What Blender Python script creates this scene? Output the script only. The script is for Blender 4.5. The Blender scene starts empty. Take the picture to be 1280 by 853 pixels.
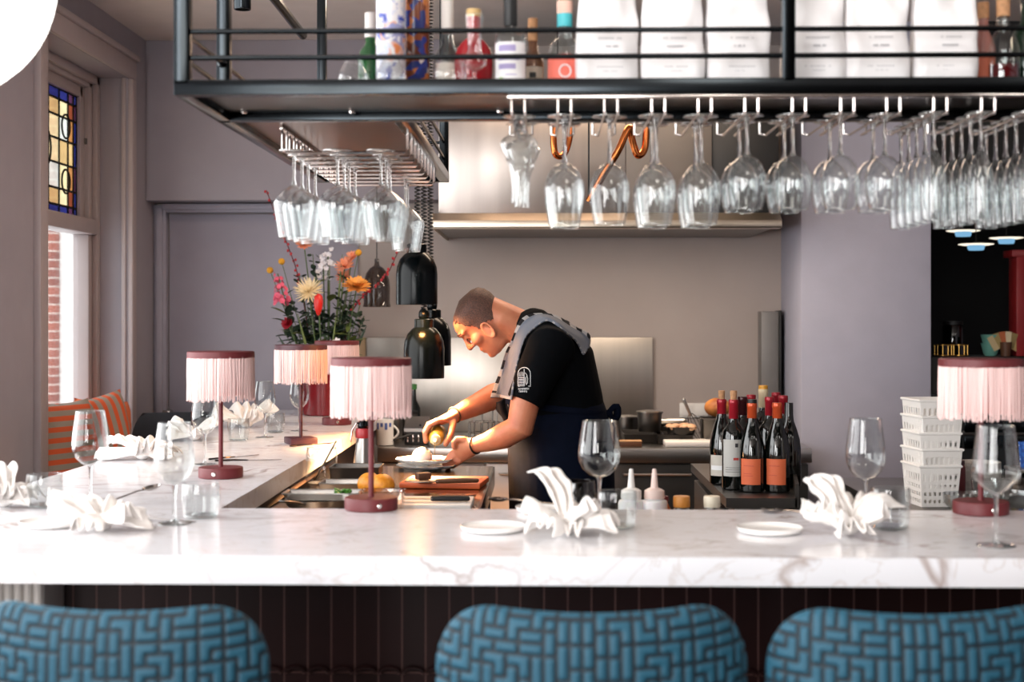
import bpy, bmesh, math, random
from mathutils import Vector, Matrix, Euler, noise
PI = math.pi
R = math.radians
sc = bpy.context.scene
COL = sc.collection
# ------------------------------------------------------------------ camera frame of the photograph
F_PX = 1778.0
YAW = math.atan(40 / F_PX)
CAM_Z = 1.396
CY, SY = math.cos(YAW), math.sin(YAW)
def P(px, py, Y):
    """world point on the plane y = Y seen at a photo pixel"""
    u = (px - 640) / F_PX
    t = Y / (u * SY + CY)
    return Vector((t * (u * CY - SY), Y, CAM_Z - t * (py - 400) / F_PX))
def PZ(px, py, z):
    """world point on the level z seen at a photo pixel"""
    u = (px - 640) / F_PX
    t = (CAM_Z - z) * F_PX / (py - 400)
    return Vector((t * (u * CY - SY), t * (u * SY + CY), z))
# ------------------------------------------------------------------ mesh builder
class MB:
    def __init__(self):
        self.bm = bmesh.new()
    def box(self, c, s, bev=0.0, rot=None, seg=2):
        r = bmesh.ops.create_cube(self.bm, size=1.0)
        vs = r['verts']
        bmesh.ops.scale(self.bm, vec=Vector(s), verts=vs)
        if bev > 0:
            es = list({e for v in vs for e in v.link_edges})
            rb = bmesh.ops.bevel(self.bm, geom=es, offset=min(bev, min(s) * .49), segments=seg, affect='EDGES', profile=.5)
            vs = list({v for f in rb['faces'] for v in f.verts} | {v for v in vs if v.is_valid})
            vs = [v for v in vs if v.is_valid]
        if rot is not None:
            bmesh.ops.rotate(self.bm, cent=(0, 0, 0), matrix=(rot if isinstance(rot, Matrix) else Euler(rot).to_matrix()), verts=vs)
        bmesh.ops.translate(self.bm, vec=Vector(c), verts=vs)
        return vs
    def bx(self, x0, x1, y0, y1, z0, z1, bev=0.0):
        return self.box(((x0 + x1) / 2, (y0 + y1) / 2, (z0 + z1) / 2), (abs(x1 - x0), abs(y1 - y0), abs(z1 - z0)), bev)
    def ring(self, pts):
        return [self.bm.verts.new(p) for p in pts]
    def bridge(self, a, b, closed=True):
        n = len(a)
        for i in range(n if closed else n - 1):
            j = (i + 1) % n
            try:
                self.bm.faces.new((a[i], a[j], b[j], b[i]))
            except ValueError:
                pass
    def cap(self, r, flip=False):
        try:
            self.bm.faces.new(list(reversed(r)) if flip else r)
        except ValueError:
            pass
    def lathe(self, prof, n=32, M=None, close=False, fn=None):
        """prof = [(r, z)...]; M places it"""
        M = M or Matrix.Identity(4)
        rings = []
        for k, (r, z) in enumerate(prof):
            if r < 1e-6:
                rings.append([self.bm.verts.new(M @ Vector((0, 0, z)))])
            else:
                pts = []
                for i in range(n):
                    a = 2 * PI * i / n
                    rr = r * (fn(a, k) if fn else 1)
                    pts.append(M @ Vector((rr * math.cos(a), rr * math.sin(a), z)))
                rings.append(self.ring(pts))
        pairs = list(zip(rings, rings[1:]))
        if close:
            pairs.append((rings[-1], rings[0]))
        for a, b in pairs:
            if len(a) == 1 and len(b) == 1:
                continue
            if len(a) == 1:
                for i in range(n):
                    self.bm.faces.new((a[0], b[(i + 1) % n], b[i]))
            elif len(b) == 1:
                for i in range(n):
                    self.bm.faces.new((a[i], a[(i + 1) % n], b[0]))
            else:
                self.bridge(a, b)
        return self
    def tube(self, pts, rad, n=8, closed=False, caps=True, flat=None):
        pts = [Vector(p) for p in pts]
        m = len(pts)
        rr = rad if isinstance(rad, (list, tuple)) else [rad] * m
        rings = []
        up = None
        for i, p in enumerate(pts):
            if closed:
                t = pts[(i + 1) % m] - pts[i - 1]
            else:
                t = pts[min(i + 1, m - 1)] - pts[max(i - 1, 0)]
            if t.length < 1e-9:
                t = Vector((0, 0, 1))
            t.normalize()
            if up is None:
                up = Vector((0, 0, 1)) if abs(t.z) < .9 else Vector((1, 0, 0))
            a = up - t * up.dot(t)
            if a.length < 1e-6:
                a = t.orthogonal()
            a.normalize()
            b = t.cross(a)
            up = a
            r = rr[i]
            ra, rb = (r if isinstance(r, (tuple, list)) else (r, r))
            rings.append(self.ring([p + a * (ra * math.cos(2 * PI * k / n)) + b * (rb * math.sin(2 * PI * k / n)) for k in range(n)]))
        for x, y in zip(rings, rings[1:]):
            self.bridge(x, y)
        if closed:
            self.bridge(rings[-1], rings[0])
        elif caps:
            self.cap(rings[0], True)
            self.cap(rings[-1])
        return self
    def limb(self, pts, radii, ref=(0, 1, 0), n=16, round_ends=True):
        """soft limb: radii (along ref, across ref) per point"""
        pts = [Vector(p) for p in pts]
        ref = Vector(ref)
        m = len(pts)
        rings = []
        def frame(i):
            t = (pts[min(i + 1, m - 1)] - pts[max(i - 1, 0)]).normalized()
            a = ref - t * ref.dot(t)
            a.normalize()
            return t, a, t.cross(a)
        def R2(r):
            return (r, r) if not isinstance(r, (tuple, list)) else r
        def mk(p, a, b, ra, rb):
            return self.ring([p + a * (ra * math.cos(2 * PI * k / n)) + b * (rb * math.sin(2 * PI * k / n)) for k in range(n)])
        t, a, b = frame(0)
        ra, rb = R2(radii[0])
        if round_ends:
            q = min(ra, rb)
            for f in (.999, .8, .45):
                c = math.sqrt(1 - f * f)
                rings.append(mk(pts[0] - t * q * f, a, b, ra * c, rb * c))
        for i in range(m):
            t, a, b = frame(i)
            ra, rb = R2(radii[i])
            rings.append(mk(pts[i], a, b, ra, rb))
        if round_ends:
            q = min(ra, rb)
            for f in (.45, .8, .999):
                c = math.sqrt(1 - f * f)
                rings.append(mk(pts[-1] + t * q * f, a, b, ra * c, rb * c))
        for x, y in zip(rings, rings[1:]):
            self.bridge(x, y)
        self.cap(rings[0], True)
        self.cap(rings[-1])
        return self
    def ell(self, c, s, rot=None, u=16, v=10):
        r = bmesh.ops.create_uvsphere(self.bm, u_segments=u, v_segments=v, radius=1.0)
        vs = r['verts']
        bmesh.ops.scale(self.bm, vec=Vector(s), verts=vs)
        if rot is not None:
            bmesh.ops.rotate(self.bm, cent=(0, 0, 0), matrix=(rot if isinstance(rot, Matrix) else Euler(rot).to_matrix()), verts=vs)
        bmesh.ops.translate(self.bm, vec=Vector(c), verts=vs)
        return vs
    def grid(self, nu, nv, fn, closed_u=False):
        g = [[self.bm.verts.new(fn(i / (nu if closed_u else nu - 1), j / (nv - 1))) for i in range(nu)] for j in range(nv)]
        for j in range(nv - 1):
            for i in range(nu if closed_u else nu - 1):
                k = (i + 1) % nu
                self.bm.faces.new((g[j][i], g[j][k], g[j + 1][k], g[j + 1][i]))
        return g
    def prism(self, poly, z0, z1, M=None):
        M = M or Matrix.Identity(4)
        a = self.ring([M @ Vector((x, y, z0)) for x, y in poly])
        b = self.ring([M @ Vector((x, y, z1)) for x, y in poly])
        self.bridge(a, b)
        self.cap(a, True)
        self.cap(b)
        return self
    def build(self, name, mat, parent=None, smooth=35, normals=True, loc=None, rot=None, mods=()):
        if normals:
            bmesh.ops.recalc_face_normals(self.bm, faces=self.bm.faces[:])
        if smooth:
            lim = R(smooth)
            for f in self.bm.faces:
                f.smooth = True
            for e in self.bm.edges:
                if len(e.link_faces) == 2 and e.calc_face_angle(0) > lim:
                    e.smooth = False
        me = bpy.data.meshes.new(name)
        self.bm.to_mesh(me)
        self.bm.free()
        o = bpy.data.objects.new(name, me)
        COL.objects.link(o)
        for m in (mat if isinstance(mat, (list, tuple)) else [mat]):
            me.materials.append(m)
        if parent is not None:
            o.parent = parent
        if loc is not None:
            o.location = loc
        if rot is not None:
            o.rotation_euler = rot
        return o
def melt(o, voxel, smooth_it=6, fac=.5):
    """fuse overlapping volumes of o into one continuous skin"""
    md = o.modifiers.new('r', 'REMESH'); md.mode = 'VOXEL'; md.voxel_size = voxel; md.use_smooth_shade = True
    sm = o.modifiers.new('s', 'SMOOTH'); sm.iterations = smooth_it; sm.factor = fac
    return freeze(o)
def freeze(o):
    bpy.context.view_layer.update()
    dg = bpy.context.evaluated_depsgraph_get()
    me = bpy.data.meshes.new_from_object(o.evaluated_get(dg))
    old = o.data
    o.modifiers.clear()
    me.name = old.name
    o.data = me
    for p in me.polygons:
        p.use_smooth = True
    bpy.data.meshes.remove(old)
    return o
def subsurf(o, lv=1):
    m = o.modifiers.new('sub', 'SUBSURF'); m.levels = lv; m.render_levels = lv
    return freeze(o)
# ------------------------------------------------------------------ things
def tag(o, label, cat, group=None, kind=None):
    o['label'] = label
    o['category'] = cat
    if group: o['group'] = group
    if kind: o['kind'] = kind
    return o
def thing(name, label, cat, loc=(0, 0, 0), rz=0, group=None):
    o = bpy.data.objects.new(name, None)
    COL.objects.link(o)
    o.empty_display_size = .05
    o.location = loc
    o.rotation_euler = (0, 0, rz)
    return tag(o, label, cat, group)
def struct(o, label=None):
    o['kind'] = 'structure'
    if label: o['label'] = label
    return o
def dup(root, loc, rz=0, label=None, group=None, scale=None, rot=None):
    def cp(o, par):
        c = o.copy(); COL.objects.link(c)
        if par is not None:
            c.parent = par
        for ch in list(o.children):
            cp(ch, c)
        return c
    r = cp(root, None)
    r.location = loc
    r.rotation_euler = rot if rot is not None else (0, 0, rz)
    if scale is not None: r.scale = scale if isinstance(scale, (tuple, list)) else (scale,) * 3
    if label: r['label'] = label
    if group: r['group'] = group
    return r
class Protos:
    """the first placement moves the prototype itself, later ones copy it"""
    def __init__(self, root):
        self.root, self.used = root, False
    def place(self, loc, label, rz=0, group=None, scale=None, rot=None):
        if self.used:
            return dup(self.root, loc, rz, label, group, scale, rot)
        self.used = True
        r = self.root
        r.location = loc; r.rotation_euler = rot if rot is not None else (0, 0, rz); r['label'] = label
        if scale is not None: r.scale = scale if isinstance(scale, (tuple, list)) else (scale,) * 3
        if group: r['group'] = group
        return r
# ------------------------------------------------------------------ materials
def lin(h):
    h = h.lstrip('#')
    out = []
    for i in (0, 2, 4):
        c = int(h[i:i + 2], 16) / 255
        out.append(c / 12.92 if c <= .04045 else ((c + .055) / 1.055) ** 2.4)
    return (*out, 1)
def nodes_of(m):
    m.use_nodes = True
    nt = m.node_tree
    return nt, nt.nodes, nt.links
def mat(name, col, rough=.5, metal=0.0, var=.06, scale=8, bump=0.0, bscale=60, stretch=None, **kw):
    """principled with a procedural noise variation in colour, roughness and bump"""
    m = bpy.data.materials.new(name)
    nt, N, L = nodes_of(m)
    b = N['Principled BSDF']
    c = lin(col) if isinstance(col, str) else col
    tc = N.new('ShaderNodeTexCoord')
    mp = N.new('ShaderNodeMapping')
    L.new(tc.outputs['Object'], mp.inputs[0])
    if stretch: mp.inputs['Scale'].default_value = stretch
    nz = N.new('ShaderNodeTexNoise'); nz.inputs['Scale'].default_value = scale; nz.inputs['Detail'].default_value = 4
    L.new(mp.outputs[0], nz.inputs['Vector'])
    rp = N.new('ShaderNodeValToRGB')
    rp.color_ramp.elements[0].position = .3; rp.color_ramp.elements[1].position = .7
    rp.color_ramp.elements[0].color = (*[x * (1 - var) for x in c[:3]], 1)
    rp.color_ramp.elements[1].color = (*[min(1, x * (1 + var)) for x in c[:3]], 1)
    L.new(nz.outputs['Fac'], rp.inputs[0]); L.new(rp.outputs[0], b.inputs['Base Color'])
    b.inputs['Roughness'].default_value = rough
    b.inputs['Metallic'].default_value = metal
    if bump:
        n2 = N.new('ShaderNodeTexNoise'); n2.inputs['Scale'].default_value = bscale; n2.inputs['Detail'].default_value = 3
        L.new(mp.outputs[0], n2.inputs['Vector'])
        bp = N.new('ShaderNodeBump'); bp.inputs['Strength'].default_value = bump; bp.inputs['Distance'].default_value = .01
        L.new(n2.outputs['Fac'], bp.inputs['Height']); L.new(bp.outputs[0], b.inputs['Normal'])
    for k, v in kw.items():
        k = k.replace('_', ' ')
        for inp in b.inputs:
            if inp.name.lower() == k.lower():
                inp.default_value = v
    return m
def emit(name, col, st):
    m = bpy.data.materials.new(name)
    nt, N, L = nodes_of(m)
    N.remove(N['Principled BSDF'])
    e = N.new('ShaderNodeEmission'); e.inputs[0].default_value = lin(col); e.inputs[1].default_value = st
    L.new(e.outputs[0], N['Material Output'].inputs[0])
    return m
def thin_glass(name, tint='#f4f6f6', k=.75, base=.045, rough=.02, haze=0.0, powr=2.6):
    m = bpy.data.materials.new(name)
    nt, N, L = nodes_of(m)
    N.remove(N['Principled BSDF'])
    tr = N.new('ShaderNodeBsdfTransparent'); tr.inputs[0].default_value = lin(tint)
    gl = N.new('ShaderNodeBsdfGlossy'); gl.inputs['Roughness'].default_value = rough; gl.inputs['Color'].default_value = (1, 1, 1, 1)
    lw = N.new('ShaderNodeLayerWeight'); lw.inputs['Blend'].default_value = .5
    pw = N.new('ShaderNodeMath'); pw.operation = 'POWER'; pw.inputs[1].default_value = powr
    ml = N.new('ShaderNodeMath'); ml.operation = 'MULTIPLY_ADD'; ml.inputs[1].default_value = k; ml.inputs[2].default_value = base
    L.new(lw.outputs['Facing'], pw.inputs[0]); L.new(pw.outputs[0], ml.inputs[0])
    mx = N.new('ShaderNodeMixShader')
    L.new(ml.outputs[0], mx.inputs[0]); L.new(tr.outputs[0], mx.inputs[1]); L.new(gl.outputs[0], mx.inputs[2])
    out = mx
    if haze:
        df = N.new('ShaderNodeBsdfDiffuse'); df.inputs[0].default_value = (.9, .9, .9, 1)
        m2 = N.new('ShaderNodeMixShader'); m2.inputs[0].default_value = haze
        L.new(mx.outputs[0], m2.inputs[1]); L.new(df.outputs[0], m2.inputs[2]); out = m2
    L.new(out.outputs[0], N['Material Output'].inputs[0])
    return m
def solid_glass(name, tint='#f4f6f6', rough=.0, ior=1.45):
    return mat(name, tint, rough, 0, var=.0, Transmission_Weight=1.0, IOR=ior)
def ramp_mat(name, tex, stops, rough=.5, interp='LINEAR', coord='Object', msc=(1, 1, 1), bump=0, metal=0, out='Fac', **tk):
    m = bpy.data.materials.new(name)
    nt, N, L = nodes_of(m)
    b = N['Principled BSDF']; b.inputs['Roughness'].default_value = rough; b.inputs['Metallic'].default_value = metal
    tc = N.new('ShaderNodeTexCoord'); mp = N.new('ShaderNodeMapping'); mp.inputs['Scale'].default_value = msc
    L.new(tc.outputs[coord], mp.inputs[0])
    t = N.new('ShaderNodeTex' + tex)
    for k, v in tk.items():
        k = k.replace('_', ' ')
        if k in t.inputs: t.inputs[k].default_value = v
        else: setattr(t, k.replace(' ', '_'), v)
    L.new(mp.outputs[0], t.inputs['Vector'])
    rp = N.new('ShaderNodeValToRGB'); cr = rp.color_ramp; cr.interpolation = interp
    while len(cr.elements) < len(stops): cr.elements.new(.5)
    for e, (p, c) in zip(cr.elements, stops):
        e.position = p; e.color = lin(c)
    L.new(t.outputs[out], rp.inputs[0]); L.new(rp.outputs[0], b.inputs['Base Color'])
    if bump:
        bp = N.new('ShaderNodeBump'); bp.inputs['Strength'].default_value = bump; bp.inputs['Distance'].default_value = .005
        L.new(t.outputs[out], bp.inputs['Height']); L.new(bp.outputs[0], b.inputs['Normal'])
    return m
M = {}
M['wall'] = mat('wall_paint', '#9b959d', .75, var=.03, bump=.04, bscale=120)
M['wall_warm'] = mat('kitchen_wall_plaster', '#a89c96', .6, var=.05, scale=2.5, bump=.05, bscale=40)
M['trim'] = mat('trim_paint', '#ab9e9e', .45, var=.03)
M['panel'] = mat('panel_paint', '#9b97a4', .55, var=.03)
M['ceil'] = mat('ceiling_paint', '#d2c7c1', .85, var=.03)
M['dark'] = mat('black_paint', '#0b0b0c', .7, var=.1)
M['floor'] = mat('dark_oak_floor', '#4a382e', .5, var=.25, scale=3, stretch=(1, 12, 1))
M['steel'] = mat('brushed_steel', '#b9b6b2', .28, 1.0, var=.06, scale=6, stretch=(1, 1, 30), bump=.02, bscale=50)
M['steel_d'] = mat('worn_dark_steel', '#6a6764', .35, 1.0, var=.1, scale=5)
M['steel_top'] = mat('steel_worktop', '#94785f', .13, 1.0, var=.08, scale=4)
M['chrome'] = mat('chrome_wire', '#d8cfca', .16, 1.0, var=.03)
M['black_metal'] = mat('black_coated_steel', '#2b2f32', .2, 1.0, var=.08, scale=12)
M['black_gloss'] = mat('glossy_black_enamel', '#04080a', .22, .0, var=.1, Specular_IOR_Level=.16)
M['black_matte'] = mat('black_plastic', '#0d0e10', .5, var=.1)
M['copper'] = mat('polished_copper', '#c9743f', .14, 1.0, var=.06)
M['lamp_red'] = mat('burgundy_lacquer', '#631d22', .5, .0, var=.05)
M['lamp_dark'] = mat('dark_plum_lacquer', '#43202a', .5, .0, var=.05)
M['fringe'] = mat('pink_fringe', '#efcfcb', .8, var=.1, scale=40, stretch=(1, 1, .05), Sheen_Weight=.3)
M['white'] = mat('white_ceramic', '#efedea', .2, var=.02)
M['linen'] = mat('white_linen', '#efebe7', .9, var=.04, scale=30, bump=.12, bscale=500)
M['plastic_w'] = mat('white_plastic', '#e6e2dd', .4, var=.03)
M['glass'] = thin_glass('clear_glass', '#eef1f1', k=.85, base=.05, powr=2.2)
M['glass_h'] = thin_glass('hanging_glass', k=.72, base=.055, haze=.006, powr=2.1)
M['glass_f'] = thin_glass('glass_foot', k=.8, base=.2, haze=.08, powr=1.6)
M['glass_s'] = solid_glass('solid_clear_glass')
M['glass_pane'] = thin_glass('window_glass', k=.5, base=.03)
M['glass_smoke'] = thin_glass('smoked_glass', '#6b605c', k=.6, base=.06)
M['rubber'] = mat('black_rubber', '#101012', .6, var=.1)
M['paper'] = mat('white_paper_bag', '#e9e7e8', .55, var=.03, scale=5, bump=.25, bscale=16)
M['print'] = mat('grey_print', '#a9a9ad', .7)
M['cork'] = mat('cork', '#b98a63', .85, var=.2, scale=90)
M['leaf'] = mat('dark_leaf', '#26382a', .5, var=.3, scale=20)
M['leaf_l'] = mat('olive_leaf', '#5c6a35', .5, var=.25, scale=20)
M['wood'] = mat('brown_wood', '#5b3a26', .5, var=.25, scale=6, stretch=(1, 10, 1))
M['wood_l'] = mat('pale_wood', '#b28a62', .55, var=.2, scale=6, stretch=(1, 10, 1))
# ================================================================== camera
cam = bpy.data.cameras.new('camera')
cam.lens = 36.0 * F_PX / 1280
cam.sensor_width = 36.0
cam.shift_y = -26.5 / 1280
cam.clip_start = .05
cam.dof.use_dof = True
cam.dof.focus_distance = 4.9
cam.dof.aperture_fstop = 3.2
co = bpy.data.objects.new('camera', cam)
COL.objects.link(co)
co.location = (0, 0, CAM_Z)
co.rotation_euler = (PI / 2, 0, YAW)
sc.camera = co
# ================================================================== room shell
XL, YB, YB2, ZC = -2.0, 7.1, 7.3, 2.80
m = MB(); m.bx(-2.3, 5.2, -4.7, 9.7, -.12, 0); struct(m.build('floor', M['floor'], smooth=0))
m = MB(); m.bx(-2.3, 5.2, -4.7, 9.7, ZC, ZC + .12); struct(m.build('ceiling', M['ceil'], smooth=0))
m = MB()
def wallx(y0, y1, z0, z1): m.bx(XL - .25, XL, y0, y1, z0, z1)
wallx(-4.7, -3.6, 0, ZC); wallx(-3.6, .4, 0, .8); wallx(-3.6, .4, 2.78, ZC)
wallx(.4, 1.3, 0, ZC); wallx(1.3, 4.9, 0, .8); wallx(1.3, 4.9, 2.62, ZC)
wallx(4.9, 5.64, 0, ZC); wallx(5.64, 6.8, 0, .60); wallx(5.64, 6.8, 2.56, ZC); wallx(6.8, 7.5, 0, ZC)
struct(m.build('wall_left', M['wall'], smooth=0))
m = MB(); m.bx(XL, 1.82, YB2, YB2 + .2, 0, ZC); struct(m.build('wall_back', M['wall_warm'], smooth=0))
m = MB(); m.bx(XL, -.5, YB, YB2, 1.996, ZC, .004); struct(m.build('wall_bulkhead', M['wall'], smooth=30))
# flush door leaf and its frame under the bulkhead
m = MB(); m.bx(-1.93, -.955, YB2 - .012, YB2, .02, 1.94, .003); dleaf = struct(m.build('door_1', M['panel']))
m = MB()
m.bx(-2.0, -1.935, YB2 - .06, YB2, 0, 1.985, .006); m.bx(-1.985, -1.95, YB2 - .075, YB2 - .055, 0, 1.97, .004)
m.bx(-1.935, -.955, YB2 - .06, YB2, 1.945, 1.985, .006); m.bx(-1.95, -.955, YB2 - .075, YB2 - .055, 1.96, 1.99, .004)
m.build('door_frame', M['panel'], dleaf)
m = MB(); m.bx(1.211, 1.82, 6.73, YB2, 0, ZC, .006); struct(m.build('wall_pillar', mat('pillar_paint', '#adadbd', .75, var=.03, bump=.04, bscale=120)))
# dark room to the right of the pillar
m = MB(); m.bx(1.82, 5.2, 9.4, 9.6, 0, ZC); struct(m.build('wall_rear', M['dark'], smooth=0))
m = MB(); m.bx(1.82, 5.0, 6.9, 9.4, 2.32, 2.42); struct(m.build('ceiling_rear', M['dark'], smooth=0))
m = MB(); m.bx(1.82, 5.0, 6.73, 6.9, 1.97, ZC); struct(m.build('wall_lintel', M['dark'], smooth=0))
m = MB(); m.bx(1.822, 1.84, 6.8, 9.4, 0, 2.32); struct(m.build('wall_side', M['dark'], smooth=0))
m = MB(); m.bx(5.0, 5.2, -4.7, 9.6, 0, ZC); struct(m.build('wall_right', M['wall'], smooth=0))
# street side behind the camera, with tall shop windows
m = MB()
xs = [-2.0, -1.85, -.95, 5.0]
for i in range(0, len(xs) - 1):
    if i % 2 == 0: m.bx(xs[i], xs[i + 1], -4.7, -4.5, 0, ZC)
    else:
        m.bx(xs[i], xs[i + 1], -4.7, -4.5, 0, .7); m.bx(xs[i], xs[i + 1], -4.7, -4.5, 2.6, ZC)
struct(m.build('wall_front', mat('dark_brown_wall', '#2e2622', .8), smooth=0))
# ---- window 1 with the leaded upper light
XW = -2.17
m = MB()
Y0, Y1 = 5.64, 6.8
for (y0, y1, z0, z1) in ((Y0, Y0 + .07, .61, 2.56), (Y1 - .09, Y1, .61, 2.56), (Y0, Y1, 2.5, 2.56), (Y0, Y1, .62, .70)):
    m.bx(XW - .07, XW + .01, y0, y1, z0, z1, .006)
m.bx(XW - .07, XW + .045, Y0 + .05, Y1 - .06, 1.80, 1.872, .008)
for (y0, y1) in ((Y0 + .07, Y0 + .12), (Y1 - .16, Y1 - .09)):
    m.bx(XW - .05, XW - .01, y0, y1, 1.872, 2.5, .005)
m.bx(XW - .05, XW - .01, Y0 + .1, Y1 - .12, 2.445, 2.5, .005)
for (y0, y1) in ((Y0 + .07, Y0 + .11), (Y1 - .13, Y1 - .09)):
    m.bx(XW - .055, XW + .02, y0, y1, .70, 1.80, .005)
m.bx(XW - .05, XW + .02, Y0 + .1, Y1 - .12, .70, .74, .005)
win = struct(m.build('window_1', M['trim']))
m = MB()
m.bx(XL - .002, XL + .022, Y0 - .09, Y0, .62, 2.559, .006); m.bx(XL - .002, XL + .03, Y0 - .11, Y0 - .08, .62, 2.68, .006)
m.bx(XL - .002, XL + .022, Y1, Y1 + .07, .62, 2.559, .006)
m.bx(XL - .002, XL + .022, Y0 - .09, Y1 + .07, 2.56, 2.65, .006); m.bx(XL - .002, XL + .035, Y0 - .11, Y1 + .09, 2.65, 2.68, .008)
m.bx(XL - .17, XL + .0, Y0, Y1, .60, .63, .004)
m.bx(XW + .01, XW + .035, Y1 - .05, Y1, .64, 2.56, .004); m.bx(XW + .01, XW + .035, Y0, Y1, 2.52, 2.56, .004)
m.bx(XL - .03, XL - .01, Y1 - .012, Y1, .64, 2.56, .003)
struct(m.build('trim_1', M['trim']))
m = MB(); m.box((XW + .005, Y1 - .125, 2.24), (.012, .014, .03), .003); m.build('window_catch', M['steel_d'], win)
m = MB(); m.bx(XW - .034, XW - .03, Y0 + .1, Y1 - .12, .73, 1.81); m.build('pane', M['glass_pane'], win, smooth=0)
# leaded glass: coloured quarries between lead cames
SGC = {'cream': '#c2b48d', 'amber': '#8f6238', 'rust': '#64301f', 'blue': '#20245c', 'ice': '#b9bdb6', 'sand': '#a98f62', 'plum': '#3c2238'}
SG = []
for k, c in SGC.items():
    g = bpy.data.materials.new('leaded_glass_' + k)
    nt, N, L = nodes_of(g); N.remove(N['Principled BSDF'])
    tr = N.new('ShaderNodeBsdfTransparent'); tl = N.new('ShaderNodeBsdfTranslucent'); gl = N.new('ShaderNodeBsdfGlossy'); gl.inputs['Roughness'].default_value = .1
    nz = N.new('ShaderNodeTexNoise'); nz.inputs['Scale'].default_value = 14
    rp = N.new('ShaderNodeValToRGB'); cc = lin(c)
    rp.color_ramp.elements[0].color = (*[x * .6 for x in cc[:3]], 1); rp.color_ramp.elements[1].color = cc
    L.new(nz.outputs['Fac'], rp.inputs[0]); L.new(rp.outputs[0], tr.inputs[0]); L.new(rp.outputs[0], tl.inputs[0])
    a = N.new('ShaderNodeMixShader'); a.inputs[0].default_value = .45; b = N.new('ShaderNodeMixShader'); b.inputs[0].default_value = .05
    L.new(tr.outputs[0], a.inputs[1]); L.new(tl.outputs[0], a.inputs[2]); L.new(a.outputs[0], b.inputs[1]); L.new(gl.outputs[0], b.inputs[2])
    L.new(b.outputs[0], N['Material Output'].inputs[0])
    SG.append(g)
m = MB()
ya, yb, za, zb = Y0 + .12, Y1 - .16, 1.872, 2.445
ys = [ya, ya + .06, ya + .2, ya + .36, ya + .5, ya + .64, ya + .76, yb - .045, yb]
zs = [za, za + .045, za + .12, za + .235, za + .345, za + .45, za + .525, zb]
nm = list(SGC)
for i in range(len(ys) - 1):
    for j in range(len(zs) - 1):
        edge = i in (0, len(ys) - 2) or j in (0, len(zs) - 2)
        if edge: c = 'blue' if (i + j) % 3 else 'plum'
        elif i in (1, len(ys) - 3): c = 'rust' if j in (1, 5) else ('sand' if j % 2 else 'amber')
        else: c = ('cream', 'sand', 'ice', 'cream')[(i * 2 + j) % 4]
        v = m.ring([(XW - .03, ys[i], zs[j]), (XW - .03, ys[i + 1], zs[j]), (XW - .03, ys[i + 1], zs[j + 1]), (XW - .03, ys[i], zs[j + 1])])
        m.bm.faces.new(v).material_index = nm.index(c)
sg = m.build('leaded_pane', SG, win, smooth=0)
m = MB()
for y in ys: m.box((XW - .029, y, (za + zb) / 2), (.008, .009, zb - za))
for z in zs: m.box((XW - .029, (ya + yb) / 2, z), (.008, yb - ya, .009))
for (cy, cz, r) in ((yb - .15, za + .16, .055), (yb - .15, zb - .16, .055), (ya + .43, za + .29, .1)):
    m.tube([(XW - .027, cy + r * math.cos(t * PI / 12), cz + r * math.sin(t * PI / 12)) for t in range(24)], .005, 6, closed=True)
m.build('lead_cames', M['dark'], sg)
# outside: a pale house front and a strip of red brick beyond the window
brick = ramp_mat('red_brick', 'Brick', [(0, '#c9bfb5'), (1, '#a05a48')], .8, msc=(5, 5, 5), Scale=1.0)
bn = brick.node_tree.nodes
for n in bn:
    if n.type == 'TEX_BRICK':
        n.inputs['Color1'].default_value = lin('#9a5746'); n.inputs['Color2'].default_value = lin('#7c4438'); n.inputs['Mortar'].default_value = lin('#cfc6bd')
        n.inputs['Brick Width'].default_value = 1.0; n.inputs['Row Height'].default_value = .36
        mp_ = [x for x in bn if x.type == 'MAPPING'][0]; mp_.inputs['Rotation'].default_value = (PI / 2, 0, 0)
        for n2 in bn:
            if n2.type == 'BSDF_PRINCIPLED': brick.node_tree.links.new(n.outputs['Color'], n2.inputs['Base Color'])
hb = thing('neighbouring_house', 'white house front with a red brick pier seen through the left window', 'building', (-4.9, 11.5, -1))
m = MB(); m.bx(-6, 1.8, 0, .6, 0, 9, .02); m.build('wall', mat('white_render', '#f4f4f2', .8), hb)
m = MB(); bx0, bx1 = P(58.5, 400, 11.4).x + 4.9, P(70, 400, 11.4).x + 4.9; m.bx(bx0, bx1, -.12, .0, 0, 9, .01); m.build('brick_pier', brick, hb)
m = MB(); m.bx(bx0 - .6, bx0 - .02, -.06, .05, 1.2, 4.2, .02); m.build('window_frame', mat('grey_blue_frame', '#a9b6bd', .5), hb)
# ================================================================== light
w = bpy.data.worlds.new('daylight'); sc.world = w; w.use_nodes = True
bg = w.node_tree.nodes['Background']; bg.inputs[0].default_value = (.97, .985, 1, 1); bg.inputs[1].default_value = 4.0
def area(name, loc, rot, sx, sy, power, col=(1, 1, 1), spread=None):
    l = bpy.data.lights.new(name, 'AREA'); l.shape = 'RECTANGLE'; l.size = sx; l.size_y = sy; l.energy = power; l.color = col
    if spread: l.spread = spread
    o = bpy.data.objects.new(name, l); COL.objects.link(o); o.location = loc; o.rotation_euler = rot
    return o
DAY = (1, .985, .97)
area('window_daylight', (-2.32, 3.1, 1.75), (0, -PI / 2, 0), 1.7, 3.5, 38, DAY)
area('window_daylight', (-2.3, -1.6, 1.79), (0, -PI / 2, 0), 1.95, 3.9, 290, DAY)
area('shopfront_daylight', (-1.4, -4.62, 1.65), (PI / 2, 0, 0), .85, 1.85, 90, DAY)
sc.view_settings.view_transform = 'Standard'; sc.view_settings.look = 'None'
sc.view_settings.exposure = 0.0; sc.view_settings.gamma = 1.0; sc.view_settings.use_curve_mapping = False
sc.cycles.caustics_reflective = False; sc.cycles.caustics_refractive = False
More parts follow.
